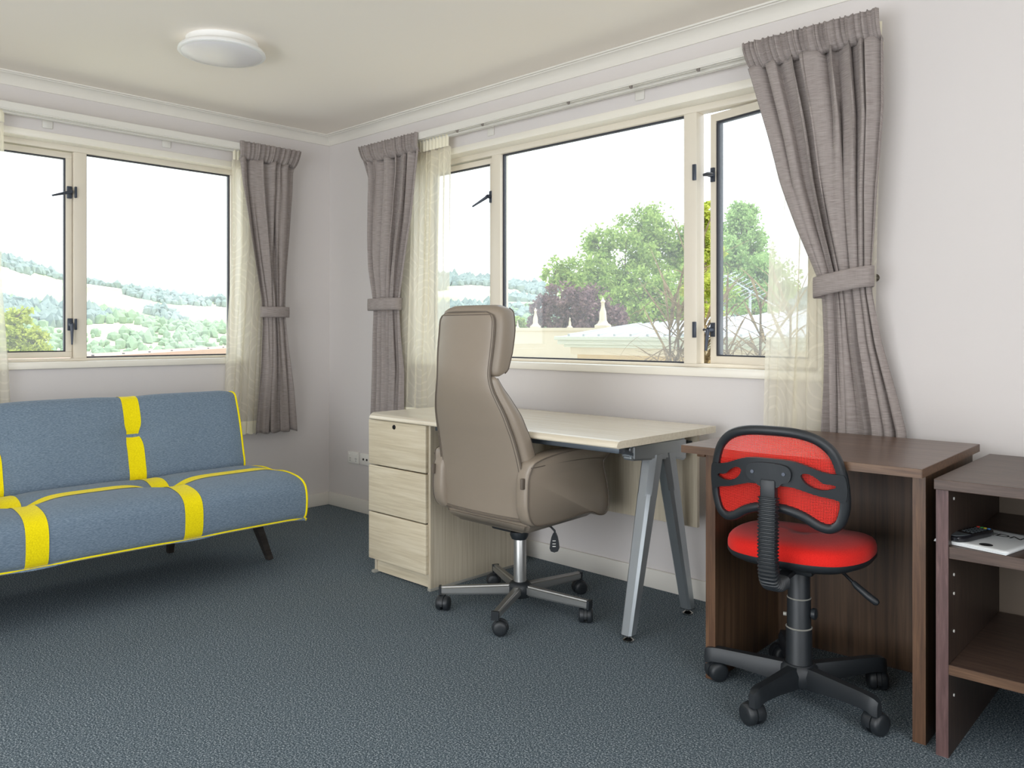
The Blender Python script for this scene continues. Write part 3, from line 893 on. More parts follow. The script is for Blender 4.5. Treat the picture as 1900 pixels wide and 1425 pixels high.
sofa = thing('sofa_bed', 'blue-grey click-clack sofa bed with bright yellow bands and piping, under the left window', 'sofa', (0.85, (YE+YF)/2, 0))
NY = 96
def closed_body(fn, nt):
    b = B()
    rings = [[fn(j/nt, lerp(YE, YF, i/NY)) for j in range(nt)] for i in range(NY+1)]
    b.ring_loft(rings)
    return b
seat_o = obj('seat', closed_body(seat_pt, 72), M['bluegrey'], sofa, angle=50)
back_o = obj('backrest', closed_body(back_pt, 64), M['bluegrey'], sofa, angle=50)
for fn, par, t0, t1 in ((seat_pt, seat_o, 0.052, 0.80), (back_pt, back_o, 0.03, 0.60)):
    for yb in BANDS:
        b = B()
        b.grid(lambda u, v, yb=yb: fn(lerp(t0, t1, v), yb+(u-0.5)*(BW-0.022*math.exp(-((fn(lerp(t0, t1, v), yb)[2 if fn is back_pt else 0]-(0.632 if fn is back_pt else 0.90))/0.03)**2)), 0.0022), 10, 90)
        obj('yellow_band', b, M['yellow'], par, world=False, angle=60)
# lengthwise bands along the seat, one between each pair of tufts
TS = min(range(200), key=lambda i: abs(seat_pt(i/200, -1.2)[0]-0.90)+(10 if seat_pt(i/200, -1.2)[2] < 0.4 else 0))/200
for ya, yb in ((YE-0.003, BANDS[0]+0.036), (BANDS[0]-0.036, BANDS[1]+0.036), (BANDS[1]-0.036, YF+0.003)):
    dt = 0.028
    b = B()
    def lb(u, v):
        y = lerp(ya, yb, v)
        ends = [e for e in (ya, yb) if YF+0.01 < e < YE-0.01]
        w = 1.0-0.45*max([math.exp(-((y-e)/0.06)**2) for e in ends]+[0])
        return seat_pt(TS+(u-0.5)*2*dt*w, y, 0.002)
    b.grid(lb, 8, 50)
    obj('yellow_band', b, M['yellow'], seat_o, world=False, angle=60)
def piping(fn, n, y, par, r=0.0048):
    b = B(); b.tube([fn(i/n, y, 0.002) for i in range(n)], r, 8, closed=True)
    obj('piping', b, M['yellow'], par, world=False)
for y in (YE, YF):
    piping(seat_pt, 90, y, seat_o); piping(back_pt, 80, y, back_o)
b = B()
b.tube([(lambda p: (p[0]+0.002, p[1], p[2]-0.003))(seat_pt(0.045, lerp(YE, YF, i/80), 0.002)) for i in range(81)], 0.0048, 8)
obj('piping', b, M['yellow'], seat_o, world=False)
for (tx, ty), (fx, fy) in (((0.90, -1.03), (0.900, -0.935)), ((0.90, -2.50), (0.905, -2.60)), ((0.52, -1.25), (0.42, -1.22)), ((0.52, -2.36), (0.42, -2.40))):
    b = B()
    b.sweep_rect([(tx, ty, 0.25), (fx, fy, 0.0)], [0.036, 0.026], [0.055, 0.030], up=(1, 0, 0))
    obj('leg', b, M['sofaleg'], sofa, smooth=False)
b = B(); b.box(0.50, -2.50, 0.222, 1.02, -1.03, 0.247, bev=0.004); obj('base_frame', b, M['sofaleg'], sofa)

# ------------------------------------------------------------ pale oak desk with pedestal
dk = thing('desk', 'pale oak office desk with three-drawer pedestal and silver A-frame leg', 'desk', (2.1, -0.4, 0))
TZ = 0.742
# worktop with a bullnose front edge
def top_profile(y0, y1, z0, z1, r):
    pts = [(y1, z0), (y1, z1)]
    pts += [(y0+r*1.6, z1)]
    for i in range(1, 8):
        a = PI/2*i/7.0
        pts.append((y0+r*1.6-math.sin(a)*r*1.6, z1-(z1-z0)*0.8*(1-math.cos(a))))
    pts += [(y0+0.004, z0+0.001), (y0+0.012, z0)]
    return pts
b = B()
pp = top_profile(-0.752, -0.10, TZ-0.026, TZ, 0.016)
xl, xr = 1.432, 2.872
# clipped front left corner, as the moulding returns there
rings = [[(xl, y+0.028 if y < -0.6 else y, z) for y, z in pp], [(xl+0.034, y, z) for y, z in pp], [(xr, y, z) for y, z in pp]]
b.ring_loft(rings)
obj('worktop', b, M['oaktop'], dk, angle=30)
ped = []
PX0, PX1, PY0, PY1 = 1.436, 1.856, -0.716, -0.15
b = B()
b.box(PX0, PY0+0.018, 0.012, PX0+0.018, PY1, TZ-0.027); b.box(PX1-0.018, PY0, 0.012, PX1, PY1, TZ-0.027, bev=0.001)
b.box(PX0+0.018, PY1-0.012, 0.03, PX1-0.018, PY1, TZ-0.027); b.box(PX0+0.018, PY0+0.03, 0.60, PX1-0.018, PY1-0.012, 0.615)
carc = obj('pedestal', b, M['oakv'], dk, smooth=False)
b = B(); b.box(PX0+0.018, PY0+0.022, 0.006, PX1-0.018, PY0+0.040, 0.075); obj('plinth', b, M['oakh'], dk, smooth=False)
for x in (PX0+0.0, PX1-0.020):
    b = B(); b.box(x, PY0-0.001, 0.0, x+0.021, PY1-0.02, 0.0125, bev=0.001); obj('foot_strip', b, M['greycap'], dk)
for i, (za, zb) in enumerate(((0.072, 0.287), (0.292, 0.503), (0.508, 0.713))):
    b = B(); b.box(PX0, PY0-0.018, za, PX1-0.012, PY0+0.0005, zb, bev=0.004, seg=3)
    dr = obj('drawer', b, M['oakh'], dk)
    if i == 2:
        b = B(); b.lathe((1.628, PY0-0.018, 0.690), [(0.001, -0.004), (0.009, -0.004), (0.0105, -0.002), (0.0105, 0.002)], 20, 'y'); b.box(1.6270, PY0-0.0235, 0.684, 1.6290, PY0-0.0215, 0.696)
        obj('drawer_lock', b, M['blackgl'], dr, world=False)
b = B(); b.box(1.856, -0.178, 0.345, 2.835, -0.160, TZ-0.027, bev=0.001); obj('modesty_panel', b, M['oakv'], dk, smooth=False)
b = B(); b.box(1.856, -0.69, TZ-0.052, 2.835, -0.655, TZ-0.0265, bev=0.002); obj('front_rail', b, M['greymetal'], dk)
# A-frame: cast head under the top, tapered front and rear legs with collars, levelling feet
AX = 2.79
b = B()
b.ring_loft([[(AX+sx*w, y, z) for sx, z in ((-1, zb_), (1, zb_), (1, zt_), (-1, zt_))] for y, w, zb_, zt_ in
    ((-0.585, 0.018, 0.662, 0.700), (-0.575, 0.026, 0.650, 0.706), (-0.44, 0.030, 0.640, 0.708), (-0.30, 0.032, 0.630, 0.706), (-0.245, 0.034, 0.616, 0.706), (-0.232, 0.030, 0.622, 0.700))])
bmesh.ops.bevel(b.bm, geom=b.bm.edges[:], offset=0.006, segments=2, affect='EDGES')
obj('bracket_head', b, M['silver'], dk, angle=35)
for ya, yb_, zc in ((-0.48, -0.66, 0.69), (-0.27, -0.12, 0.69)):
    b = B()
    pts = [(AX, lerp(ya, yb_, t), 0.655+0.058*t**1.8) for t in np.linspace(0, 1, 8)]
    b.sweep_rect(pts, [0.046]*8, 0.010)
    obj('support_arm', b, M['greymetal'], dk)
def aleg(y_top, y_bot):
    top = Vector((AX+0.002, y_top, 0.640)); bot = Vector((AX+0.008, y_bot, 0.026))
    def P_(t): return top.lerp(bot, t)
    def oct_ring(c, wx, wy, k=0.35):
        pts = []
        for sx, sy, first in ((1, -1, 0), (1, 1, 1), (-1, 1, 0), (-1, -1, 1)):
            q = [(sx*wx*(1-k), sy*wy), (sx*wx, sy*wy*(1-k))]
            if first: q.reverse()
            pts += q
        return [c+Vector((px, py, 0)) for px, py in pts]
    b = B(); b.ring_loft([oct_ring(P_(t), lerp(0.031, 0.023, t), lerp(0.036, 0.022, t)) for t in (0.2, 0.4, 0.6, 0.8, 1.0)])
    lg = obj('leg', b, M['silver'], dk, angle=25)
    b = B(); b.ring_loft([oct_ring(P_(t), lerp(0.033, 0.031, (t+0.04)/0.25), lerp(0.040, 0.036, (t+0.04)/0.25), 0.5) for t in (-0.03, 0.0, 0.21)])
    obj('collar', b, M['silver'], lg, world=False, angle=25)
    b = B(); c = P_(1.0)
    b.cyl((c.x, c.y, 0.030), (c.x, c.y, 0.012), 0.006, 0.006, 12); b.lathe((c.x, c.y, 0), [(0.020, 0.0), (0.021, 0.006), (0.012, 0.012), (0.006, 0.014)], 20)
    obj('levelling_foot', b, M['chrome'], lg, world=False)
    b = B(); b.box(c.x-0.021, c.y-0.020, 0.022, c.x+0.021, c.y+0.020, 0.027, bev=0.002); obj('end_cap', b, M['blackpl'], lg, world=False)
aleg(-0.425, -0.583)
aleg(-0.335, -0.187)

# ------------------------------------------------------------ dark walnut desk (slightly askew)
DRZ = math.radians(2.6)
wd = thing('walnut_desk', 'dark walnut panel desk behind the small red chair', 'desk', (3.840, -0.745, 0), DRZ)
# local frame: origin at front right corner of the top, -x to the left, +y to the wall
def L(o): return dict(parent=o, world=False)
b = B(); b.box(-0.700, 0.0, 0.736, 0.0, 0.640, 0.760, bev=0.0015); obj('worktop', b, M['waltop'], wd, world=False, smooth=False)
b = B(); b.box(-0.6995, -0.0012, 0.7365, -0.0005, 0.0005, 0.7595); b.box(-0.0005, 0.0, 0.7365, 0.0012, 0.639, 0.7595); obj('edge_band', b, M['waledgeh'], wd, world=False, smooth=False)
for x0 in (-0.672, -0.052):
    b = B(); b.box(x0, 0.108, 0.0, x0+0.034, 0.635, 0.736, bev=0.001); sp_ = obj('side_panel', b, M['walv'], wd, world=False, smooth=False)
    b = B(); b.box(x0+0.0005, 0.1065, 0.001, x0+0.0335, 0.1082, 0.7355); obj('edge_band', b, M['waledge'], sp_, world=False, smooth=False)
b = B(); b.box(-0.638, 0.590, 0.0, -0.052, 0.606, 0.736); obj('modesty_panel', b, M['walv'], wd, world=False, smooth=False)
b = B(); b.cyl((-0.6385, 0.125, 0.700), (-0.635, 0.125, 0.700), 0.007, 0.007, 14); obj('cam_cover', b, M['outlet'], wd, world=False)
b = B(); b.box(-0.700, 0.10, 0.712, -0.672, 0.16, 0.735, bev=0.002); obj('side_block', b, M['waledge'], wd, world=False)

# ------------------------------------------------------------ open shelf unit
SRZ = math.radians(1.6)
sh = thing('shelf_unit', 'open dark wood shelf unit at the right edge, beside the walnut desk', 'shelf', (3.852, -0.690, 0), SRZ)
SWD = 0.62; SDP = 0.60
b = B(); b.box(0.0, 0.0, 0.703, SWD, SDP, 0.730, bev=0.0015); obj('top_panel', b, M['wengeh'], sh, world=False, smooth=False)
for x0 in (0.0, SWD-0.030):
    b = B(); b.box(x0, 0.022, 0.0, x0+0.030, SDP, 0.703); sp_ = obj('side_panel', b, M['wengev'], sh, world=False, smooth=False)
    b = B(); b.box(x0, 0.0205, 0.0, x0+0.030, 0.0222, 0.703); obj('edge_band', b, M['wengeedge'], sp_, world=False, smooth=False)
    for z in (0.672, 0.47, 0.42, 0.32, 0.15):
        b = B(); xf = x0+0.030 if x0 == 0 else x0
        sg = 1 if x0 == 0 else -1
        b.cyl((xf-sg*0.001, 0.07, z), (xf+sg*0.002, 0.07, z), 0.004, 0.004, 10); obj('shelf_peg', b, M['outlet'], sp_, world=False)
b = B(); b.box(0.030, 0.024, 0.522, SWD-0.030, SDP-0.02, 0.5525, bev=0.001); obj('shelf', b, M['wengeh'], sh, world=False, smooth=False)
b = B(); b.box(0.030, 0.024, 0.218, SWD-0.030, SDP-0.02, 0.244, bev=0.001); s2 = obj('shelf', b, M['wengeh'], sh, world=False, smooth=False)
b = B(); b.box(0.030, 0.0225, 0.2185, SWD-0.030, 0.0245, 0.2435); obj('edge_band', b, M['waledgeh'], s2, world=False, smooth=False)
b = B(); b.box(0.030, SDP-0.012, 0.218, SWD-0.030, SDP-0.004, 0.703); obj('back_panel', b, M['backboard'], sh, world=False, smooth=False)

# papers and remote control on the upper shelf
SZ = 0.5530
mm = thing('manual', 'white printed manual of a few sheets lying on the upper shelf under the remote', 'manual', (3.93, -0.52, SZ), math.radians(-10))
for k in range(3):
    def pf(u, v, k=k):
        x = lerp(-0.075, 0.105, u)+k*0.002; y = lerp(-0.125, 0.125, v)-0.0015*k
        lift = 0.0012+k*0.0026+0.004*max(0, 0.25-v)*math.sin(PI*u)*k
        return (x, y, lift)
    b = B(); b.grid(pf, 10, 10); solid(obj('sheet', b, M['paper'], mm, world=False), 0.0016)
def text(body, size, loc, rz, mat, parent, ext=0.0002, name='print', sx=1.0):
    cu = bpy.data.curves.new(name, 'FONT'); cu.body = body; cu.size = size; cu.extrude = ext; cu.align_x = 'CENTER'; cu.align_y = 'CENTER'
    o = bpy.data.objects.new(name, cu); COL.objects.link(o); cu.materials.append(mat)
    dg = bpy.context.evaluated_depsgraph_get(); dg.update()
    me = bpy.data.meshes.new_from_object(o.evaluated_get(dg)); me.name = name
    bpy.data.objects.remove(o)
    o = bpy.data.objects.new(name, me); COL.objects.link(o)
    o.parent = parent; o.location = loc; o.rotation_euler = (0, 0, rz); o.scale = (sx, 1, 1)
    return o
text('EDN', 0.040, (0.030, 0.050, 0.0086), 0, M['ink'], mm, sx=1.15)
b = B(); b.lathe((0.040, -0.085, 0), [(0.016, 0.0078), (0.016, 0.0084)], 24); o_ = obj('printed_mark', b, M['ink'], mm, world=False)
rm = thing('remote_control', 'black remote control with coloured buttons lying on the white manual', 'remote control', (3.905, -0.560, SZ+0.0095), math.radians(-14))
out = crom2([(-0.021, 0.075), (0.021, 0.075), (0.024, 0.0), (0.024, -0.050), (0.014, -0.083), (0, -0.090), (-0.014, -0.083), (-0.024, -0.050), (-0.024, 0.0)], 4)
b = B(); b.ring_loft([[(x*s, y*s, z) for x, y in out] for s, z in ((0.93, 0.0), (1.0, 0.005), (1.0, 0.012), (0.92, 0.017))]); obj('remote_body', b, M['blackgl'], rm, world=False)
b = B(); lo = [(x*0.9, y) for x, y in out if y < -0.035]; lo = sorted(lo, key=lambda p: math.atan2(p[1]+0.05, p[0]))
b.prism(lo, lambda x, y: (x, y*0.98, 0.0165), lambda x, y: (x, y*0.98, 0.0178)); obj('lower_cover', b, M['remote_lo'], rm, world=False)
for i, mt in enumerate(('red_btn', 'green_btn', 'yellow_btn', 'blue_btn')):
    b = B(); b.box(-0.018+i*0.0095, 0.062, 0.0165, -0.0105+i*0.0095, 0.068, 0.0188, bev=0.0006); obj('button', b, M[mt], rm, world=False)
for r_ in range(5):
    for c_ in range(3):
        b = B(); b.box(-0.0155+c_*0.0115, 0.045-r_*0.015, 0.0165, -0.0075+c_*0.0115, 0.052-r_*0.015, 0.0186, bev=0.0006); obj('button', b, M['remote_lo'], rm, world=False)

#@@CHAIR1
# ------------------------------------------------------------ tall taupe leather chair
ch = thing('office_chair', 'tall taupe leather high-back swivel chair on a chrome star base, at the pale desk', 'chair', (2.275, -0.600, 0))
# local: x right, y forward (to the desk), z up.
BK = [  # z, y of rear face, half width of rear panel, forward thickness of the body
    (1.213, -0.300, 0.120, 0.080), (1.200, -0.304, 0.150, 0.098), (1.170, -0.308, 0.163, 0.106), (1.107, -0.313, 0.166, 0.108), (1.03, -0.322, 0.164, 0.100),
    (0.975, -0.327, 0.160, 0.082), (0.945, -0.327, 0.161, 0.040), (0.900, -0.322, 0.172, 0.055), (0.860, -0.312, 0.188, 0.070), (0.814, -0.298, 0.205, 0.080), (0.765, -0.283, 0.216, 0.084),
    (0.720, -0.268, 0.224, 0.086), (0.620, -0.243, 0.235, 0.088), (0.500, -0.226, 0.240, 0.088), (0.440, -0.222, 0.239, 0.086), (0.415, -0.221, 0.236, 0.080)]
def bk(z):
    tab = sorted(BK)
    if z <= tab[0][0]: return tab[0][1:]
    if z >= tab[-1][0]: return tab[-1][1:]
    for i in range(len(tab)-1):
        if z <= tab[i+1][0]:
            t = (z-tab[i][0])/(tab[i+1][0]-tab[i][0])
            a, b_ = tab[i], tab[i+1]
            am, bp_ = tab[max(0, i-1)], tab[min(len(tab)-1, i+2)]
            r = []
            for k in (1, 2, 3):
                m0 = (b_[k]-am[k])/(b_[0]-am[0])*(b_[0]-a[0]); m1 = (bp_[k]-a[k])/(bp_[0]-a[0])*(b_[0]-a[0])
                r.append((2*t**3-3*t**2+1)*a[k]+(t**3-2*t**2+t)*m0+(-2*t**3+3*t**2)*b_[k]+(t**3-t**2)*m1)
            return r
def body_ring(z, th, wx=0.0, n=44, yo=0.0, squash=1.0):
    """closed section: nearly flat rear, rounded corners, softly cushioned front"""
    y0, w, _ = bk(z)
    w = (w+wx)*squash; out = []
    for j in range(n):
        a = 2*PI*j/n
        ca, sa = math.cos(a), math.sin(a)
        x = math.copysign(abs(ca)**0.42, ca)*w
        yy = math.copysign(abs(sa)**0.55, sa)
        rear = y0+yo+0.020*(abs(x)/max(w, 0.01))**2.2
        y = rear + (yy+1)/2*th
        out.append((x, y, z))
    return out
def loft_body(z0, z1, n, thf, wx, endr=0.02):
    rings = []
    for i in range(n+1):
        z = lerp(z0, z1, i/n)
        e = min(z-z0, z1-z)
        k = 1.0 if e > endr else math.sqrt(max(0.0, 1-(1-e/endr)**2))
        th = thf(z)
        rings.append(body_ring(z, th*lerp(0.55, 1, k), wx, yo=th*0.22*(1-k), squash=lerp(0.93, 1, k)))
    b = B(); b.ring_loft(rings); return b
def thead(z): return bk(z)[2]
b = loft_body(0.952, 1.216, 26, lambda z: interp([(0.952, 0.060), (0.975, 0.098), (1.04, 0.112), (1.12, 0.116), (1.19, 0.108), (1.216, 0.09)], z), 0.004, 0.028)
hd = obj('head_cushion', b, M['leather'], ch, world=False, angle=70)
b = loft_body(0.412, 0.952, 44, lambda z: interp([(0.41, 0.085), (0.7, 0.092), (0.80, 0.086), (0.88, 0.064), (0.93, 0.036), (0.952, 0.022)], z), 0.004, 0.016)
bc = obj('back_cushion', b, M['leather'], ch, world=False, angle=70)
# rear cover: one continuous leather panel with rounded top, stitched to the body
def panel_half(z):
    y0, w, _ = bk(z)
    w = w-0.004
    zt = 1.190
    if z > zt-0.035: w -= 0.035*(1-math.sqrt(max(0, 1-((z-(zt-0.035))/0.035)**2)))
    return y0, w
def rear_fn(u, v, off=0.0):
    z = lerp(0.418, 1.190, v); y0, w = panel_half(z)
    w = w-0.010
    x = (u*2-1)*w
    return (x, y0+0.020*(abs(x)/max(0.05, w+0.012))**2.2-0.004-off+0.004*abs(u*2-1)**8, z)
b = B(); b.grid(rear_fn, 26, 60); o_ = obj('rear_panel', b, M['leather'], ch, world=False, angle=80); solid(o_, 0.005)
for ins in (0.0, 0.011):
    def edge(v0, v1, u, n=60): return [rear_fn(lerp(0.5, u, 1-ins*5), lerp(v0, v1, i/n), 0.0025) for i in range(n+1)]
    path = edge(0.0+ins, 1.0-ins*1.3, 0.0)+[rear_fn(lerp(0.0+ins*3, 1.0-ins*3, i/20), 1.0-ins*1.3, 0.0025) for i in range(1, 20)]+list(reversed(edge(0.0+ins, 1.0-ins*1.3, 1.0)))
    path += [rear_fn(lerp(1.0-ins*3, 0.0+ins*3, i/20), ins, 0.0025) for i in range(1, 20)]
    b = B(); b.tube(path, 0.0017 if ins else 0.0030, 6, closed=True)
    obj('seam', b, M['piping_l'], o_, world=False)
# front edge seams of the cushions (dark line seen along the side)
for z0, z1, thf in ((0.962, 1.205, lambda z: interp([(0.952, 0.060), (0.975, 0.098), (1.04, 0.112), (1.12, 0.116), (1.19, 0.108), (1.216, 0.09)], z)), (0.50, 0.945, lambda z: interp([(0.41, 0.085), (0.7, 0.092), (0.80, 0.086), (0.88, 0.064), (0.93, 0.036), (0.952, 0.022)], z))):
    for s in (-1, 1):
        pts = []
        for i in range(30):
            z = lerp(z0, z1, i/29); r = body_ring(z, thf(z), 0.004)
            p = r[3] if s > 0 else r[len(r)//2-3]
            pts.append((p[0]+s*0.001, p[1], p[2]))
        b = B(); b.tube(pts, 0.0022, 6); obj('seam', b, M['piping_l'], hd if z0 > 0.9 else bc, world=False)
# seat cushion and underside shell
def pillow(x0, x1, y0, y1, z0, z1, n=40, levels=10, p=0.35):
    b = B(); rings = []
    for i in range(levels+1):
        t = i/levels; z = lerp(z0, z1, t)
        k = (1-abs(2*t-1)**3.0)**(1/3.0) if 0 < t < 1 else 0.0
        k = lerp(0.86, 1.0, k)
        cx, cy = (x0+x1)/2, (y0+y1)/2
        rings.append([(cx+math.copysign(abs(math.cos(a))**p, math.cos(a))*(x1-x0)/2*k, cy+math.copysign(abs(math.sin(a))**p, math.sin(a))*(y1-y0)/2*k, z) for a in [2*PI*j/n for j in range(n)]])
    b.ring_loft(rings); return b
obj('seat_cushion', pillow(-0.202, 0.202, -0.155, 0.27, 0.405, 0.500), M['leather'], ch, world=False, angle=70)
b = B()
b.ring_loft([[(x*w, y, z) for x, y, z in ((-1, y0, zz), (1, y0, zz), (1, y1, zz+dz), (-1, y1, zz+dz))] for w, y0, y1, zz, dz in ((0.13, -0.12, 0.16, 0.345, 0.01), (0.20, -0.18, 0.22, 0.365, 0.01), (0.236, -0.205, 0.255, 0.408, 0.0))])
bmesh.ops.bevel(b.bm, geom=b.bm.edges[:], offset=0.012, segments=3, affect='EDGES')
obj('seat_shell', b, M['leather'], ch, world=False, angle=70)
# arms: slab of padded leather with flared top pad; outline (y, z) measured on the outer face
ARM = [(-0.258, 0.636), (-0.270, 0.600), (-0.277, 0.573), (-0.280, 0.50), (-0.276, 0.458), (-0.262, 0.425), (-0.230, 0.403), (-0.15, 0.398), (-0.068, 0.400), (0.03, 0.406), (0.10, 0.404), (0.145, 0.386), (0.185, 0.384), (0.207, 0.404), (0.212, 0.440), (0.202, 0.500), (0.186, 0.550), (0.176, 0.590), (0.182, 0.615), (0.214, 0.634), (0.205, 0.650), (0.150, 0.660), (0.08, 0.666), (0.0, 0.670), (-0.10, 0.668), (-0.18, 0.660), (-0.235, 0.648)]
for s in (-1, 1):
    outl = [(y+0.038, z) for y, z in crom2(ARM, 4)]
    cy, cz = 0.008, 0.53
    def flare(z): return 0.020*max(0, (z-0.60)/0.07)
    b = B(); rings = []
    xo, xi = 0.262, 0.200
    for t, k in ((0.0, 0.955), (0.10, 0.985), (0.25, 1.0), (0.75, 1.0), (0.9, 0.985), (1.0, 0.955)):
        x = lerp(xo, xi, t)
        rings.append([(s*(x+(flare(z) if t < 0.5 else 0.0)), cy+(y-cy)*k, cz+(z-cz)*k) for y, z in outl])
    b.ring_loft(rings)
    arm = obj('armrest', b, M['leather'], ch, world=False, angle=75)
    b = B(); b.tube([(s*(xo+0.001+flare(z)), cy+(y-cy)*0.97, cz+(z-cz)*0.97) for y, z in outl], 0.0022, 6, closed=True); obj('seam', b, M['piping_l'], arm, world=False)
    pts = [(-0.224, 0.622), (-0.17, 0.624), (-0.08, 0.626), (0.04, 0.625), (0.14, 0.620), (0.206, 0.612)]
    b = B(); b.tube([(s*(xo+0.001+flare(p.y)), p.x, p.y) for p in crom(pts, 6)], 0.0020, 6); obj('seam', b, M['piping_l'], arm, world=False)
    # zip end at the rear of the arm
    b = B(); b.box(min(s*0.240, s*0.252), -0.254, 0.545, max(s*0.240, s*0.252), -0.238, 0.585, bev=0.003); obj('zip_end', b, M['piping_l'], arm, world=False)
# tilt mechanism, gas lift, star base
b = B(); b.box(-0.075, -0.09, 0.325, 0.075, 0.12, 0.352, bev=0.008); b.lathe((0.10, -0.11, 0.334), [(0.001, -0.018), (0.030, -0.014), (0.036, 0.0), (0.036, 0.014)], 18); obj('tilt_mechanism', b, M['blackpl'], ch, world=False)
b = B(); b.cyl((0, 0, 0.285), (0, 0, 0.335), 0.0145, n=24); gl_ = obj('gas_lift', b, M['chrome'], ch, world=False)
b = B(); b.lathe((0, 0, 0), [(0.022, 0.312), (0.024, 0.320), (0.024, 0.335)], 24); obj('lift_collar', b, M['blackpl'], gl_, world=False)
b = B(); b.lathe((0, 0, 0), [(0.0255, 0.09), (0.0255, 0.280), (0.024, 0.284)], 28); b2 = obj('outer_tube', b, M['gunmetal'], ch, world=False)
b = B(); b.lathe((0, 0, 0), [(0.0262, 0.280), (0.0268, 0.284), (0.0262, 0.289), (0.014, 0.290)], 28); obj('tube_cap', b, M['blackpl'], b2, world=False)
b = B(); b.lathe((0, 0, 0), [(0.022, 0.046), (0.040, 0.050), (0.047, 0.068), (0.047, 0.096), (0.038, 0.108), (0.028, 0.112)], 28); obj('hub', b, M['blackpl'], ch, world=False)
def caster_parts(c, heading, parent, r=0.026, stem=0.075, world=False):
    """twin-wheel caster whose stem stands at c"""
    cx, cy = c; d = Vector((math.cos(heading), math.sin(heading), 0)); sd_ = Vector((-d.y, d.x, 0))
    off = Vector((cx, cy, 0))+d*0.014
    b = B(); b.cyl((cx, cy, r*1.6), (cx, cy, stem), 0.0055, n=10)
    ho = []
    for k in range(15):
        a = -0.25+(PI+0.5)*k/14
        ho.append((math.cos(a)*(r+0.003), math.sin(a)*(r+0.003)))
    m2 = [off+d*px+Vector((0, 0, r+pz)) for px, pz in ho]
    b.ring_loft([[q+sd_*w for q in m2] for w in (-0.19*r, 0.19*r)])
    cs = obj('caster', b, M['blackpl'], parent, world=False)
    for s in (-1, 1):
        b = B()
        prof_ = [(0.30*r, 0.96*r), (0.72*r, 0.94*r), (0.92*r, 0.82*r), (r, 0.6*r), (r, 0.24*r), (0.9*r, 0.20*r)]
        rings = [[off+Vector((0, 0, r))+sd_*(s*h)+d*(rr*math.cos(a))+Vector((0, 0, rr*math.sin(a))) for a in [2*PI*j/24 for j in range(24)]] for rr, h in prof_]
        b.ring_loft(rings); obj('wheel', b, M['blackpl'], cs, world=False)
HEAD1 = [2.2, 1.2, 3.9, 5.2, 0.7]
for k in range(5):
    a = math.radians(9+72*k); dx, dy = math.cos(a), math.sin(a)
    b = B(); b.sweep_rect([(dx*0.032, dy*0.032, 0.080), (dx*0.318, dy*0.318, 0.076)], [0.034, 0.028], [0.040, 0.032])
    bmesh.ops.bevel(b.bm, geom=[e for e in b.bm.edges if abs((e.verts[0].co-e.verts[1].co).length) > 0.1], offset=0.007, segments=3, affect='EDGES')
    lg = obj('base_arm', b, M['gunmetal'], ch, world=False, angle=50)
    b = B(); b.sweep_rect([(dx*0.316, dy*0.316, 0.076), (dx*0.326, dy*0.326, 0.0755)], 0.029, 0.033); obj('end_cap', b, M['blackpl'], lg, world=False)
    caster_parts((dx*0.304, dy*0.304), HEAD1[k], ch, 0.0285, 0.070)
b = B()
b.tube([(0.05, 0.03, 0.345), (0.115, 0.055, 0.340), (0.133, 0.060, 0.325), (0.134, 0.062, 0.310)], 0.0045, 8)
lv = obj('lever', b, M['blackpl'], ch, world=False)
b = B(); pd = [(0.006, 0.314), (0.012, 0.300), (0.017, 0.275), (0.019, 0.255), (0.014, 0.243), (0.0, 0.239), (-0.014, 0.243), (-0.019, 0.255), (-0.017, 0.275), (-0.012, 0.300), (-0.006, 0.314)]
b.prism(pd, lambda x, z: (0.134+x*0.72, 0.062+x*0.69-0.005, z), lambda x, z: (0.134+x*0.72-0.007, 0.062+x*0.69+0.006, z)); obj('lever_paddle', b, M['blackpl'], lv, world=False, angle=30)
b = B()
for zz in (0.262, 0.272, 0.284):
    b.box(-0.006, -0.0072, zz, 0.006, -0.0055, zz+0.003)
for v in b.bm.verts:
    x, y, z = v.co; v.co = Vector((0.134+x*0.72-y*-0.69*0+(-0.69)*0, 0.062+x*0.69+y, z))
obj('printed_arrows', b, M['outlet'], lv, world=False, smooth=False)

#@@CHAIR2
# ------------------------------------------------------------ small red mesh chair
rc = thing('task_chair', 'small red mesh-back swivel chair with black plastic base, at the walnut desk', 'chair', (3.440, -0.590, 0), math.radians(8))
BY = -0.250                      # rear face of the backrest
def bmap(x, z, y=0.0):
    """bend the flat backrest outline: ends wrap forward, top leans back"""
    return (x*0.95, BY+1.1*x*x-0.10*(z-0.70)+y, z)
KID = [(0.0, 0.852), (0.075, 0.848), (0.135, 0.830), (0.178, 0.792), (0.200, 0.735), (0.208, 0.675), (0.206, 0.625), (0.190, 0.580), (0.158, 0.560), (0.122, 0.566), (0.080, 0.590), (0.040, 0.603), (0.0, 0.607)]
KIDF = KID+[(-x, z) for x, z in reversed(KID[1:-1])]
outl = crom2(KIDF, 5)
def inset(pts, d):
    n = len(pts); out_ = []
    for i in range(n):
        a, c = Vector(pts[i-1]), Vector(pts[(i+1) % n]); t = (c-a).normalized()
        out_.append((pts[i][0]+t.y*d, pts[i][1]-t.x*d))
    return out_
area = sum(outl[i][0]*outl[(i+1) % len(outl)][1]-outl[(i+1) % len(outl)][0]*outl[i][1] for i in range(len(outl)))
sg_ = -1 if area > 0 else 1
mid = inset(outl, 0.014*sg_)
b = B()
n_ = len(mid); rings = []
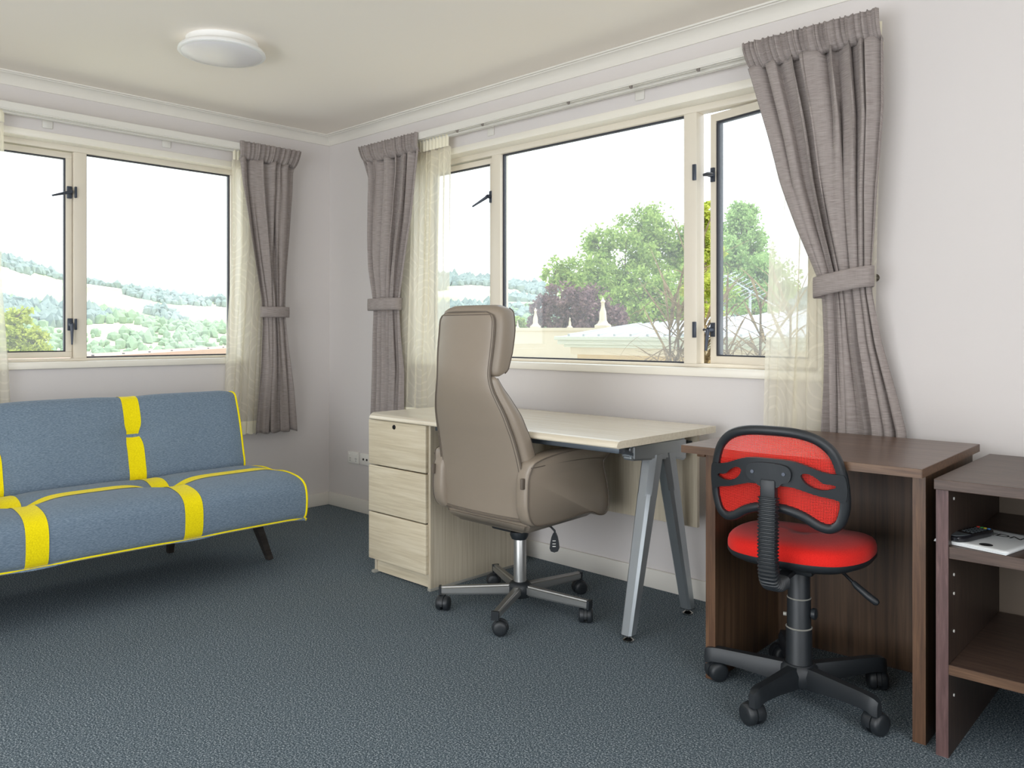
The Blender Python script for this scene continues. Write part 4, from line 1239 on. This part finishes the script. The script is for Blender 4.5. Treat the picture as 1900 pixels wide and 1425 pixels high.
for i, (x, z) in enumerate(mid):
    a, c = Vector(mid[i-1]), Vector(mid[(i+1) % n_]); t = (c-a).normalized(); nx, nz = t.y, -t.x
    rings.append([bmap(x+nx*ww, z+nz*ww, dd) for ww, dd in ((-0.014, 0.004), (-0.011, -0.007), (0.0, -0.012), (0.011, -0.007), (0.014, 0.004), (0.009, 0.014), (-0.009, 0.014))])
b.ring_loft(rings, cap=False, closed=True)
bf = obj('back_frame', b, M['blackpl'], rc, world=False, angle=60)
# the woven mesh: filled outline, gridded so it bends with the frame
innr = inset(outl, 0.020*sg_)
def xspan(z):
    xs = []
    for i in range(len(innr)):
        (xa, za), (xb, zb_) = innr[i], innr[(i+1) % len(innr)]
        if (za-z)*(zb_-z) < 0: xs.append(xa+(xb-xa)*(z-za)/(zb_-za))
    return sorted(xs)
b = B(); lay = b.bm.loops.layers.uv.verify()
tmp = bmesh.new()
vv = [tmp.verts.new((x, z, 0)) for x, z in innr]; es = [tmp.edges.new((vv[i], vv[(i+1) % len(vv)])) for i in range(len(vv))]
bmesh.ops.triangle_fill(tmp, edges=es, use_beauty=True)
for it in range(3):
    bmesh.ops.subdivide_edges(tmp, edges=[e for e in tmp.edges if e.calc_length() > 0.03], cuts=1)
    bmesh.ops.triangulate(tmp, faces=tmp.faces[:])
tmp.verts.index_update()
mp = [b.bm.verts.new(bmap(v.co.x, v.co.y, 0.003)) for v in tmp.verts]
for f in tmp.faces:
    nf = b.bm.faces.new([mp[v.index] for v in f.verts])
    for l, v in zip(nf.loops, f.verts): l[lay].uv = (v.co.x, v.co.y)
tmp.free()
obj('back_mesh', b, M['redmesh'], rc, world=False, angle=180)
# carrier bar: a bent plate with a loop opening at each end
barp = [(0.0, 0.762), (0.06, 0.760), (0.10, 0.750), (0.14, 0.735), (0.175, 0.728), (0.196, 0.726), (0.203, 0.700), (0.203, 0.672), (0.196, 0.650), (0.170, 0.660), (0.13, 0.668), (0.09, 0.680), (0.055, 0.688), (0.0, 0.688)]
barf = barp+[(-x, z) for x, z in reversed(barp[1:-1])]
hole = crom2([(0.088, 0.722), (0.104, 0.728), (0.126, 0.718), (0.146, 0.702), (0.170, 0.699), (0.176, 0.692), (0.150, 0.684), (0.122, 0.688), (0.098, 0.702)], 3)
holel = [(-x, z) for x, z in reversed(hole)]
b = B(); b.plate(crom2(barf, 3), [hole, holel], lambda x, z: bmap(x, z, -0.024+0.010*(abs(x)/0.2)**2), lambda x, z: bmap(x, z, -0.008))
br = obj('carrier_bar', b, M['blackpl'], rc, world=False, angle=35)
cp = crom2([(0.0, 0.752), (0.045, 0.748), (0.062, 0.738), (0.066, 0.720), (0.058, 0.702), (0.040, 0.696), (0.024, 0.684), (-0.024, 0.684), (-0.040, 0.696), (-0.058, 0.702), (-0.066, 0.720), (-0.062, 0.738), (-0.045, 0.748)], 3)
b = B(); b.plate(cp, [], lambda x, z: bmap(x, z, -0.036), lambda x, z: bmap(x, z, -0.022)); obj('centre_plate', b, M['blackpl'], br, world=False, angle=35)
for sx in (-1, 1):
    b = B(); q = Vector(bmap(sx*0.046, 0.724, -0.036)); b.cyl(q+Vector((0, 0.002, 0)), q+Vector((0, -0.0025, 0)), 0.006, 0.005, 12); obj('screw', b, M['handle'], br, world=False)
# stem and ribbed bellows
b = B(); b.box(-0.021, BY-0.040, 0.640, 0.021, BY-0.012, 0.705, bev=0.004); b.sweep_rect([(0, BY-0.026, 0.66), (0, BY-0.030, 0.45), (0, BY+0.00, 0.418), (0, BY+0.06, 0.405), (0, -0.02, 0.405)], 0.034, 0.014, up=(0, 1, 0.3)); obj('back_stem', b, M['blackpl'], rc, world=False)
path = crom([(0, BY-0.027, 0.655), (0, BY-0.031, 0.60), (0, BY-0.033, 0.53), (0, BY-0.032, 0.465), (0, BY-0.018, 0.425), (0, BY+0.018, 0.402), (0, BY+0.07, 0.396)], 12)
L_ = [0.0]
for i in range(1, len(path)): L_.append(L_[-1]+(path[i]-path[i-1]).length)
b = B(); rings = []
NR = 33
for k in range(NR*4+1):
    s_ = L_[-1]*k/(NR*4); i = max(j for j in range(len(path)) if L_[j] <= s_+1e-9); i = min(i, len(path)-2)
    f = (s_-L_[i])/(L_[i+1]-L_[i]); p = path[i].lerp(path[i+1], f); t = (path[i+1]-path[i]).normalized()
    nrm = Vector((1, 0, 0)).cross(t).normalized()
    ex = (1.0, 0.99, 0.86, 0.87)[k % 4]
    w, h = 0.028*ex, 0.020*ex
    rings.append([p+Vector((1, 0, 0))*(math.copysign(abs(math.cos(a))**0.5, math.cos(a))*w)+nrm*(math.copysign(abs(math.sin(a))**0.5, math.sin(a))*h) for a in [2*PI*j/20 for j in range(20)]])
b.ring_loft(rings); obj('bellows', b, M['blackpl'], rc, world=False, angle=25)
# seat: rounded cushion above a black pan
SEAT = [(0.0, -0.205), (0.10, -0.200), (0.175, -0.165), (0.222, -0.085), (0.232, 0.01), (0.222, 0.09), (0.195, 0.150), (0.13, 0.185), (0.0, 0.195), (-0.13, 0.185), (-0.195, 0.150), (-0.222, 0.09), (-0.232, 0.01), (-0.222, -0.085), (-0.175, -0.165), (-0.10, -0.200)]
so = [(x*0.90, y) for x, y in crom2(SEAT, 4)]
b = B(); b.ring_loft([[(x*k, 0.02+y*k, z+0.010*(y/0.2)*0-0.012*max(0, y/0.2)**2) for x, y in so] for k, z in ((0.985, 0.448), (1.0, 0.458), (1.0, 0.470), (0.985, 0.482), (0.95, 0.491), (0.88, 0.498), (0.7, 0.503), (0.45, 0.503), (0.2, 0.501), (0.02, 0.500))])
obj('seat_cushion', b, M['redfab'], rc, world=False, angle=80)
b = B(); b.ring_loft([[(x*k, 0.02+y*k, z-0.012*max(0, y/0.2)**2) for x, y in so] for k, z in ((0.60, 0.418), (0.86, 0.426), (0.975, 0.438), (1.004, 0.447), (1.004, 0.456))])
obj('seat_pan', b, M['blackpl'], rc, world=False, angle=80)
b = B(); b.box(-0.065, -0.09, 0.396, 0.065, 0.09, 0.425, bev=0.008); obj('mechanism', b, M['blackpl'], rc, world=False)
for r_, za, zb_ in ((0.033, 0.305, 0.400), (0.0355, 0.215, 0.306), (0.039, 0.098, 0.216)):
    b = B(); b.lathe((0, 0, 0), [(r_+0.001, za), (r_, za+0.003), (r_-0.0008, zb_-0.003), (r_-0.002, zb_)], 32); sl = obj('column_sleeve', b, M['blackpl'], rc, world=False)
    if zb_ < 0.39:
        b = B(); b.lathe((0, 0, 0), [(r_-0.001, zb_-0.003), (r_+0.0006, zb_-0.001), (r_-0.002, zb_+0.001)], 32); obj('ring', b, M['greycap'], sl, world=False)
b = B(); b.lathe((0.040, -0.0, 0.262), [(0.008, -0.008), (0.017, 0.0), (0.017, 0.010), (0.010, 0.014)], 16, 'x'); obj('knob', b, M['blackpl'], rc, world=False)
b = B(); b.cyl((-0.034, -0.012, 0.250), (-0.043, -0.014, 0.250), 0.006, n=10); obj('screw', b, M['greycap'], rc, world=False)
b = B(); b.lathe((0, 0, 0), [(0.052, 0.044), (0.060, 0.060), (0.054, 0.098), (0.044, 0.108)], 32); obj('hub', b, M['blackpl'], rc, world=False)
HEAD2 = [2.0, 4.0, 0.9, 2.6, 1.1]
for k in range(5):
    a = math.radians(53-8+72*k); d = Vector((math.cos(a), math.sin(a), 0))
    prof_ = [(0.035, 0.050, 0.060, 0.074), (0.09, 0.044, 0.055, 0.078), (0.17, 0.038, 0.046, 0.084), (0.235, 0.038, 0.042, 0.088), (0.262, 0.038, 0.042, 0.087), (0.278, 0.032, 0.046, 0.082), (0.288, 0.018, 0.040, 0.078)]
    b = B(); rings = []
    sd_ = Vector((-d.y, d.x, 0))
    for r_, w, h, z in prof_:
        rings.append([d*r_+sd_*px*w/2+Vector((0, 0, z+pz*h/2)) for px, pz in ((-1, -1), (1, -1), (1.0, 0.2), (0.62, 1), (-0.62, 1), (-1.0, 0.2))])
    b.ring_loft(rings); obj('base_arm', b, M['blackpl'], rc, world=False, angle=45)
    caster_parts((d.x*0.264, d.y*0.264), HEAD2[k], rc, 0.0315, 0.074)
b = B(); b.tube([(0.05, 0.02, 0.415), (0.10, 0.015, 0.412), (0.130, 0.010, 0.395), (0.160, 0.005, 0.372)], 0.005, 8); lv = obj('lever', b, M['blackgl'], rc, world=False)
b = B(); b.tube([(0.155, 0.006, 0.377), (0.165, 0.004, 0.368), (0.200, -0.002, 0.345), (0.222, -0.006, 0.333), (0.228, -0.007, 0.330)], [0.007, 0.0095, 0.011, 0.011, 0.006], 10); obj('lever_grip', b, M['blackpl'], lv, world=False)

#@@OUTSIDE
# ------------------------------------------------------------ outside
def ray_pt(azdeg, dist, z):
    """a place outside, given by compass direction and distance from the middle of the room"""
    a = math.radians(azdeg)
    return Vector((CAM.x+math.cos(a)*dist, CAM.y+math.sin(a)*dist, z))

# valley and hillsides: height field on a polar grid
RIDGE = [(100, 3.0), (117, 3.0), (130, 3.6), (134, 3.9), (138, 4.0), (143, 3.6), (150, 2.6), (153, 2.4), (157, 2.55), (160, 3.1), (163, 3.4), (166, 4.7), (172, 6.0), (190, 6.5)]
def hill_z(az, r):
    base = -16.0
    x, y = math.cos(math.radians(az))*r, math.sin(math.radians(az))*r
    if r < 14: g = -5.0
    elif r < 60: g = lerp(-5.0, base, (r-14)/46)
    else: g = base
    top = 1.1+900*math.tan(math.radians(interp(RIDGE, az)))
    t = min(1, max(0, (r-190)/710.0))
    g2 = lerp(base, top, t**1.15)
    n = pnoise(Vector((x/160, y/160, 1.3)))*15*min(1, max(0, (r-120)/200))*(1-t**4) + pnoise(Vector((x/55, y/55, 4.0)))*4*min(1, max(0, (r-120)/200))*(1-t**4)
    return max(g, g2)+n if r > 60 else g
def ground_pt(az, r): 
    p = ray_pt(az, r, hill_z(az, r)); return p
def hills():
    b = B()
    RS = [5.2, 8, 14, 22, 34, 48, 62, 80, 105]+[130+18*i for i in range(44)]+[930, 960]
    azs = [96+0.55*i for i in range(176)]
    V = [[b.bm.verts.new(ground_pt(a, r)) for a in azs] for r in RS]
    for j in range(len(RS)-1):
        for i in range(len(azs)-1):
            if RS[j] < 14 : 
                pass
            b.bm.faces.new((V[j][i], V[j][i+1], V[j+1][i+1], V[j+1][i]))
    return b
m, t, bs = newmat('hill_pasture')
v = coords(t)
n1 = t.nodes.new('ShaderNodeTexNoise'); n1.inputs['Scale'].default_value = 0.02; n1.inputs['Detail'].default_value = 8; t.links.new(v, n1.inputs['Vector'])
t.links.new(ramp(t, n1.outputs['Fac'], [(0.40, lin((168, 182, 140))), (0.50, lin((206, 206, 172))), (0.62, lin((226, 222, 196)))]), bs.inputs['Base Color'])
bs.inputs['Roughness'].default_value = 1.0; bs.inputs['Specular IOR Level'].default_value = 0.0
M['pasture'] = m
tag(obj('hillside', hills(), M['pasture'], angle=180), 'pale dry farmland hills across the valley', kind='structure')

# bush and tree stands on the far hillsides: nobody could count them
def clumps(name, mat, n, seed, test, size, azr=(97, 190), rr=(75, 900), cone=0.3):
    r_ = random.Random(seed); verts = []; faces = []
    ico = bmesh.new(); bmesh.ops.create_icosphere(ico, subdivisions=1, radius=1.0)
    ico.verts.index_update(); IV = [v.co.copy() for v in ico.verts]; IF = [[v.index for v in f.verts] for f in ico.faces]; ico.free()
    k = 0; tries = 0
    while k < n and tries < n*30:
        tries += 1
        az = r_.uniform(*azr); q = r_.random(); r = rr[0]+(rr[1]-rr[0])*q
        p = ground_pt(az, r)
        if not test(p, az, r, r_): continue
        s = size(r, r_); o = len(verts)
        hz = r_.uniform(0.8, 1.5)
        for c in IV:
            j = 1+0.25*pnoise(c*2+p*0.1)
            j += r_.uniform(-0.32, 0.32); verts.append((p.x+c.x*s*j, p.y+c.y*s*j, p.z+s*0.5*hz+c.z*s*j*hz))
        faces += [[i+o for i in f] for f in IF]
        k += 1
    me = bpy.data.meshes.new(name); me.from_pydata(verts, [], faces); me.update()
    for pl in me.polygons: pl.use_smooth = False
    return link(name, me, mat)
M['bush'] = leafmat('far_bush_hazed', (130, 146, 144), (162, 174, 164), 0.15)  # distance haze put into the leaf colour, paler and bluer
M['bush2'] = leafmat('far_bush_light', (124, 152, 120), (176, 194, 158), 0.15)
def t_stand(p, az, r, r_):
    if r < 240: return False
    return pnoise(Vector((p.x/75, p.y/75, 9.0))) > (0.22 if az > 146 else 0.0)
def t_valley(p, az, r, r_): return r < 420 and pnoise(Vector((p.x/26, p.y/26, 2.0))) > -0.15
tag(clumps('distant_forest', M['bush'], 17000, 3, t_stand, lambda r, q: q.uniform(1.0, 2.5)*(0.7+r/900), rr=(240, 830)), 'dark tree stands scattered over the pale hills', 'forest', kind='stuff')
tag(clumps('valley_trees', M['bush2'], 16000, 5, t_valley, lambda r, q: q.uniform(0.4, 1.3)*(0.7+r/400), rr=(90, 420)), 'mixed green trees filling the valley below the hills', 'forest', kind='stuff')

# houses among the valley trees
def house(az, r, w, d, h, rz):
    p = ground_pt(az, r); root = thing('house', 'small pale house among the trees in the valley, seen through the left window', 'house', p, rz, group='distant houses in the valley')
    b = B(); b.box(-w/2, -d/2, -2, w/2, d/2, h); obj('wall', b, M['hway'], root, smooth=False, world=False)
    b = B(); b.prism([(-d/2-0.5, h), (d/2+0.5, h), (0, h+d*0.32)], lambda y, z: (-w/2-0.5, y, z), lambda y, z: (w/2+0.5, y, z)); obj('roof', b, M['hroof'], root, smooth=False, world=False)
rh = random.Random(12)
for k in range(9):
    house(153.5+k*1.35, (105, 150, 120, 175, 112, 160, 100, 145, 125)[k], rh.uniform(7, 10), rh.uniform(5, 7), rh.uniform(4.0, 5.5), rh.uniform(0, 3))

# leafy trees: crown of thousands of real leaf blades on branch blobs
def crown(name, blobs, n, size, mat, seed, parent, shell=0.55):
    r_ = np.random.default_rng(seed)
    cs = np.array([b_[:3] for b_ in blobs], float); rs = np.array([b_[3] for b_ in blobs], float)
    w = rs**2; w /= w.sum()
    idx = r_.choice(len(blobs), n, p=w)
    d = r_.normal(size=(n, 3)); d /= np.linalg.norm(d, axis=1)[:, None]
    # lumpy sub-clusters so the crown breaks into tufts
    sub = r_.normal(size=(len(blobs)*22, 3)); sub /= np.linalg.norm(sub, axis=1)[:, None]
    pi_ = idx*22+r_.integers(0, 22, n); pick = sub[pi_]*(0.35+0.85*np.random.default_rng(seed+1).random(len(blobs)*22))[pi_][:, None]
    tuft_ = r_.random(n) < 0.88
    rad = rs[idx]*(shell+(1.0-shell)*r_.random(n)**0.6)
    pos = cs[idx]+np.where(tuft_[:, None], pick*(rs[idx]*0.80)[:, None]+d*(rs[idx]*0.31*r_.random(n)**0.5)[:, None], d*rad[:, None])
    a = r_.normal(size=(n, 3)); a /= np.linalg.norm(a, axis=1)[:, None]
    c = np.cross(a, r_.normal(size=(n, 3))); c /= np.linalg.norm(c, axis=1)[:, None]
    sz = size*(0.6+0.8*r_.random(n))[:, None]
    V = np.empty((n, 4, 3)); V[:, 0] = pos-a*sz; V[:, 1] = pos+c*sz*0.5; V[:, 2] = pos+a*sz; V[:, 3] = pos-c*sz*0.5
    me = bpy.data.meshes.new(name)
    me.vertices.add(n*4); me.vertices.foreach_set('co', V.reshape(-1))
    me.loops.add(n*4); me.loops.foreach_set('vertex_index', np.arange(n*4))
    me.polygons.add(n); me.polygons.foreach_set('loop_start', np.arange(0, n*4, 4)); me.polygons.foreach_set('loop_total', np.full(n, 4))
    me.update(calc_edges=True)
    o = link(name, me, mat, parent, world=True)
    o['kind'] = 'stuff'
    return o
def tree(blobs, ground, n, size, mat, seed, label, cat='tree', name='tree'):
    cx = sum(b_[0] for b_ in blobs)/len(blobs); cy = sum(b_[1] for b_ in blobs)/len(blobs)
    root = thing(name, label, cat, (cx, cy, ground))
    zt = max(b_[2] for b_ in blobs)
    r_ = random.Random(seed)
    zmid = lerp(ground, min(b_[2] for b_ in blobs), 0.75)
    b = B(); b.tube([(cx, cy, ground), (cx+0.1, cy, lerp(ground, zmid, 0.5)), (cx, cy+0.05, zmid)], [0.22, 0.17, 0.13], 10); obj('trunk', b, M['bark'], root)
    b = B()
    for bl in blobs:
        m_ = Vector((cx, cy, zmid)).lerp(Vector(bl[:3]), 0.5)+Vector((0, 0, -0.1))
        b.tube([(cx, cy, zmid-0.1), m_, bl[:3]], [0.09, 0.05, 0.02], 6)
        for q in range(4):
            e = Vector(bl[:3])+Vector((r_.uniform(-1, 1), r_.uniform(-1, 1), r_.uniform(-0.2, 1)))*bl[3]*0.75
            b.tube([bl[:3], e], [0.022, 0.008], 5)
    obj('branches', b, M['bark'], root)
    crown('foliage', blobs, n, size, mat, seed, root)
    return root
big = [(-10.31, 16.02, 3.67, 0.66), (-9.74, 16.57, 2.96, 1.11), (-9.8, 17.9, 4.19, 0.99), (-9.27, 18.42, 3.53, 0.99), (-10.23, 14.7, 2.58, 0.61), (-10.56, 14.39, 2.81, 0.42), (-9.8, 15.13, 2.58, 0.83), (-8.23, 15.24, 1.94, 0.87), (-7.71, 15.75, 1.94, 0.87), (-8.76, 14.74, 1.65, 0.65), (-8.67, 18.99, 3.86, 0.82), (-7.62, 17.23, 2.28, 1.06), (-9.3, 14.6, 1.2, 0.7), (-7.9, 15.4, 0.9, 0.8)]
tree(big, -4.5, 40000, 0.062, M['leaf_green'], 1, 'large spreading green tree filling the middle pane of the wide window')
right = [(-10.25, 24.42, 5.01, 0.89), (-9.9, 24.76, 4.02, 0.79), (-9.83, 23.44, 2.97, 1.15), (-8.93, 22.91, 2.16, 0.83), (-10.17, 23.1, 3.92, 0.86), (-10.11, 24.55, 5.4, 0.59), (-8.6, 23.6, 2.9, 1.0), (-8.3, 23.0, 1.2, 0.9)]
tree(right, -4.5, 22000, 0.070, M['leaf_pale'], 2, 'tall pale green tree seen through the open casement')
purple = [(-6.08, 8.99, 1.56, 0.32), (-5.81, 9.24, 1.71, 0.42), (-5.47, 9.57, 1.66, 0.44), (-5.2, 9.83, 1.4, 0.4), (-5.66, 9.39, 1.34, 0.42), (-6.19, 8.88, 1.29, 0.23), (-5.2, 9.7, 1.0, 0.4), (-5.9, 9.1, 1.0, 0.4)]
tree(purple, -4.5, 15000, 0.040, M['leaf_purple'], 3, 'dark purple-leaved tree in front of the large green tree')
tree([(-7.18, 9.31, 1.25, 0.2), (-7.05, 9.42, 1.05, 0.2), (-7.3, 9.2, 1.0, 0.18)], -4.5, 2500, 0.035, M['leaf_green'], 9, 'small dark green tree top between the tall taupe chair and the purple tree')
yellow = [(-2.82, 9.35, 3.11, 0.26), (-2.8, 9.37, 2.47, 0.32), (-2.55, 8.91, 1.8, 0.36), (-2.28, 8.48, 1.26, 0.34)]
tree(yellow, -4.5, 9000, 0.035, M['leaf_yellow'], 4, 'narrow yellow-green tree in the gap of the open casement')
left = [(-18.07, 2.97, 1.47, 0.34), (-18.16, 2.88, 0.94, 0.46), (-17.78, 3.24, 0.88, 0.42), (-17.97, 3.06, 0.55, 0.53), (-17.55, 3.47, 0.48, 0.34), (-18.45, 2.6, 1.07, 0.66), (-17.9, 3.1, -0.1, 0.7)]
tree(left, -6.0, 12000, 0.055, M['leaf_yellow'], 5, 'bushy yellow-green tree below the left window')

# neighbouring stone building: parapet wall with finials, cornice block, metal roof
sb = thing('stone_building', 'cream stone building with finials, moulded cornice and pale metal roof outside the wide window', 'building', (-0.6, 4.0, -4.5))
b = B()
def wallseg(b, p, q, z0, z1, th):
    p, q = Vector((p[0], p[1], 0)), Vector((q[0], q[1], 0)); d = (q-p).normalized(); nn = Vector((-d.y, d.x, 0))
    b.ring_loft([[e+Vector((0, 0, z0)), e+nn*th+Vector((0, 0, z0)), e+nn*th+Vector((0, 0, z1)), e+Vector((0, 0, z1))] for e in (p, q)])
    return d, nn
d_, n_v = wallseg(b, (-3.2, 2.05), (-0.80, 4.35), -4.5, 1.13, 0.30); obj('parapet_wall', b, M['stone'], sb, smooth=False)
b = B(); wallseg(b, (-3.22, 2.02), (-0.78, 4.36), 1.13, 1.165, 0.36); obj('coping', b, M['stone'], sb, smooth=False)
FP = [(0.001, 0.0), (0.085, 0.0), (0.085, 0.025), (0.055, 0.045), (0.038, 0.075), (0.034, 0.16), (0.028, 0.175), (0.018, 0.21), (0.016, 0.25), (0.026, 0.265), (0.014, 0.28), (0.006, 0.305), (0.001, 0.31)]
for (x, y, k) in ((-1.58, 3.72, 0.72), (-1.04, 4.24, 1.10), (-1.30, 3.98, 0.38), (-1.72, 3.58, 0.26), (-2.4, 2.95, 0.7)):
    b = B(); b.lathe((x, y, 1.165), [(r*k, h*k) for r, h in reversed(FP)][::-1], 12); obj('finial', b, M['stone'], sb, angle=40)
# nearer cornice block
for z0, z1, o_, mt, nm in ((-4.5, 0.945, 0.13, 'stone_o', 'block_wall'), (0.945, 1.000, 0.09, 'stone', 'frieze'), (1.000, 1.022, 0.055, 'mould', 'moulding'), (1.022, 1.055, 0.02, 'mould', 'moulding'), (1.055, 1.085, 0.0, 'mould', 'moulding')):
    b = B(); b.box(0.38+o_, 1.78+o_, z0, 3.6-o_, 4.4, z1, bev=0.006 if z1-z0 < 0.1 else 0); obj(nm, b, M[mt], sb)
# gently rising metal roof behind it, standing seams as ribs
b = B()
rp = [Vector((0.40, 1.85, 1.085)), Vector((3.6, 1.85, 1.085)), Vector((3.3, 5.6, 1.50)), Vector((-0.75, 4.4, 1.20))]
b.ring_loft([[p+Vector((0, 0, -0.02)) for p in rp], [p+Vector((0, 0, 0.0)) for p in rp]]); rf = obj('roof', b, M['roofing'], sb, smooth=False)
for k in range(22):
    t = (k+0.5)/22; p, q = rp[0].lerp(rp[1], t), rp[3].lerp(rp[2], t)
    b = B(); b.sweep_rect([p+Vector((0, 0, 0.008)), q+Vector((0, 0, 0.008))], 0.018, 0.018); obj('rib', b, M['roofing'], rf, smooth=False, world=False)

# copper-coloured capping with screws outside the left window
cp_ = thing('parapet_capping', 'long tan metal capping strip with screws just outside the left window', 'capping', (-3.8, 0.6, 0.9))
P0, P1 = Vector((-2.409, -0.662, 0.945)), Vector((-5.6, 2.29, 0.945))
dr_ = (P1-P0).normalized(); P0 = P0-dr_*1.6; sdv = Vector((dr_.y, -dr_.x, 0)); 
if sdv.dot(CAM-P0) < 0: sdv = -sdv
b = B(); b.ring_loft([[e, e+sdv*0.30+Vector((0, 0, -0.01)), e+sdv*0.30+Vector((0, 0, -0.10)), e+Vector((0, 0, -0.10))] for e in (P0, P1)]); obj('strip', b, M['copper'], cp_, smooth=False)
b = B(); b.ring_loft([[e+sdv*0.03+Vector((0, 0, -0.1)), e+sdv*0.27+Vector((0, 0, -0.1)), e+sdv*0.27+Vector((0, 0, -5.4)), e+sdv*0.03+Vector((0, 0, -5.4))] for e in (P0, P1)]); obj('parapet', b, M['stone'], cp_, smooth=False)
for k in range(9):
    q = P0+dr_*(1.2+0.55*k)+sdv*0.22; b = B(); b.cyl(q+Vector((0, 0, -0.012)), q+Vector((0, 0, 0.002)), 0.012, 0.010, 8); obj('screw', b, M['handle'], cp_)

# television aerial beyond the open casement
an = thing('television_aerial', 'pale metal television aerial seen through the open casement', 'aerial', (-1.3, 8.1, -4.0))
b = B(); a0 = Vector((-1.55, 7.80, 1.95)); a1 = Vector((-1.05, 8.40, 1.50)); b.tube([a0, a1], 0.012, 8); b.tube([a0.lerp(a1, 0.5), (-1.3, 8.12, -4.0)], 0.02, 8); obj('boom', b, M['silver'], an)
for k in range(9):
    c = a0.lerp(a1, 0.03+0.08*k); v_ = Vector((0.55, 0.5, 0.35)).normalized()*0.16
    b = B(); b.tube([c-v_, c+v_], 0.006, 6); obj('element', b, M['silver'], an)

# spiky bronze plant right outside
pl = thing('spiky_plant', 'spiky bronze long-leaved plant just outside the back window', 'plant', (2.22, 1.12, 0.0))
pr = random.Random(4)
base_mesh = None
def leaf_mesh(curv, wid):
    b = B()
    def lf(u, v):
        w = wid*(0.25+0.75*math.sin(PI*min(1, v*0.9+0.05)))*(1-v**6)
        return ((u-0.5)*2*w, v*math.cos(curv*v), v*math.sin(0)+(-curv*0.5*v*v)+0.003*abs(u-0.5))
    b.grid(lf, 2, 10)
    bm = b.bm
    me = bpy.data.meshes.new('leaf'); bm.to_mesh(me); bm.free(); me.materials.append(M['leaf_brown']); return me
LM = [leaf_mesh(c, w) for c, w in ((0.1, 0.014), (0.35, 0.012), (0.7, 0.013), (1.0, 0.012), (0.0, 0.016))]
stems = [((2.10, 1.00, 0.0), (2.08, 1.02, 1.52)), ((2.02, 0.98, 0.0), (1.99, 1.00, 1.28)), ((2.26, 1.05, 0.0), (2.28, 1.04, 1.22)), ((2.42, 1.10, 0.0), (2.46, 1.08, 1.28)), ((1.92, 1.05, 0.0), (1.90, 1.06, 1.16)), ((2.58, 1.12, 0.0), (2.60, 1.14, 1.26)), ((2.20, 0.90, 0.0), (2.21, 0.92, 1.16))]
for p, q in stems:
    b = B(); b.tube([p, Vector(p).lerp(Vector(q), 0.5)+Vector((0.01, 0, 0)), q], [0.014, 0.011, 0.005], 8); obj('stem', b, M['leaf_brown'], pl)
b = B(); b.lathe((2.22, 1.05, -4.5), [(0.3, 0), (0.3, 4.3), (0.34, 4.5)], 20); obj('planter', b, M['concrete'], pl)
pl_inv = parent_world(pl).inverted()
for k in range(290):
    p, q = stems[min(len(stems)-1, int(pr.random()**1.1*len(stems)))]
    zt_ = pr.uniform(0.86, q[2]-0.01); t = zt_/q[2]
    c = Vector(p).lerp(Vector(q), t)
    o = bpy.data.objects.new('leaf', pr.choice(LM)); COL.objects.link(o)
    o.parent = pl; o.matrix_parent_inverse = pl_inv
    ln = pr.uniform(0.26, 0.52)
    el = pr.uniform(-0.55, 0.9) if t < 0.92 else pr.uniform(0.2, 1.4)
    az_ = pr.uniform(0, 2*PI)
    if c.y+math.cos(az_)*math.cos(el)*ln < 0.42: az_ += PI
    o.location = c; o.rotation_euler = (el, 0, az_); o.scale = (0.60, ln, ln)
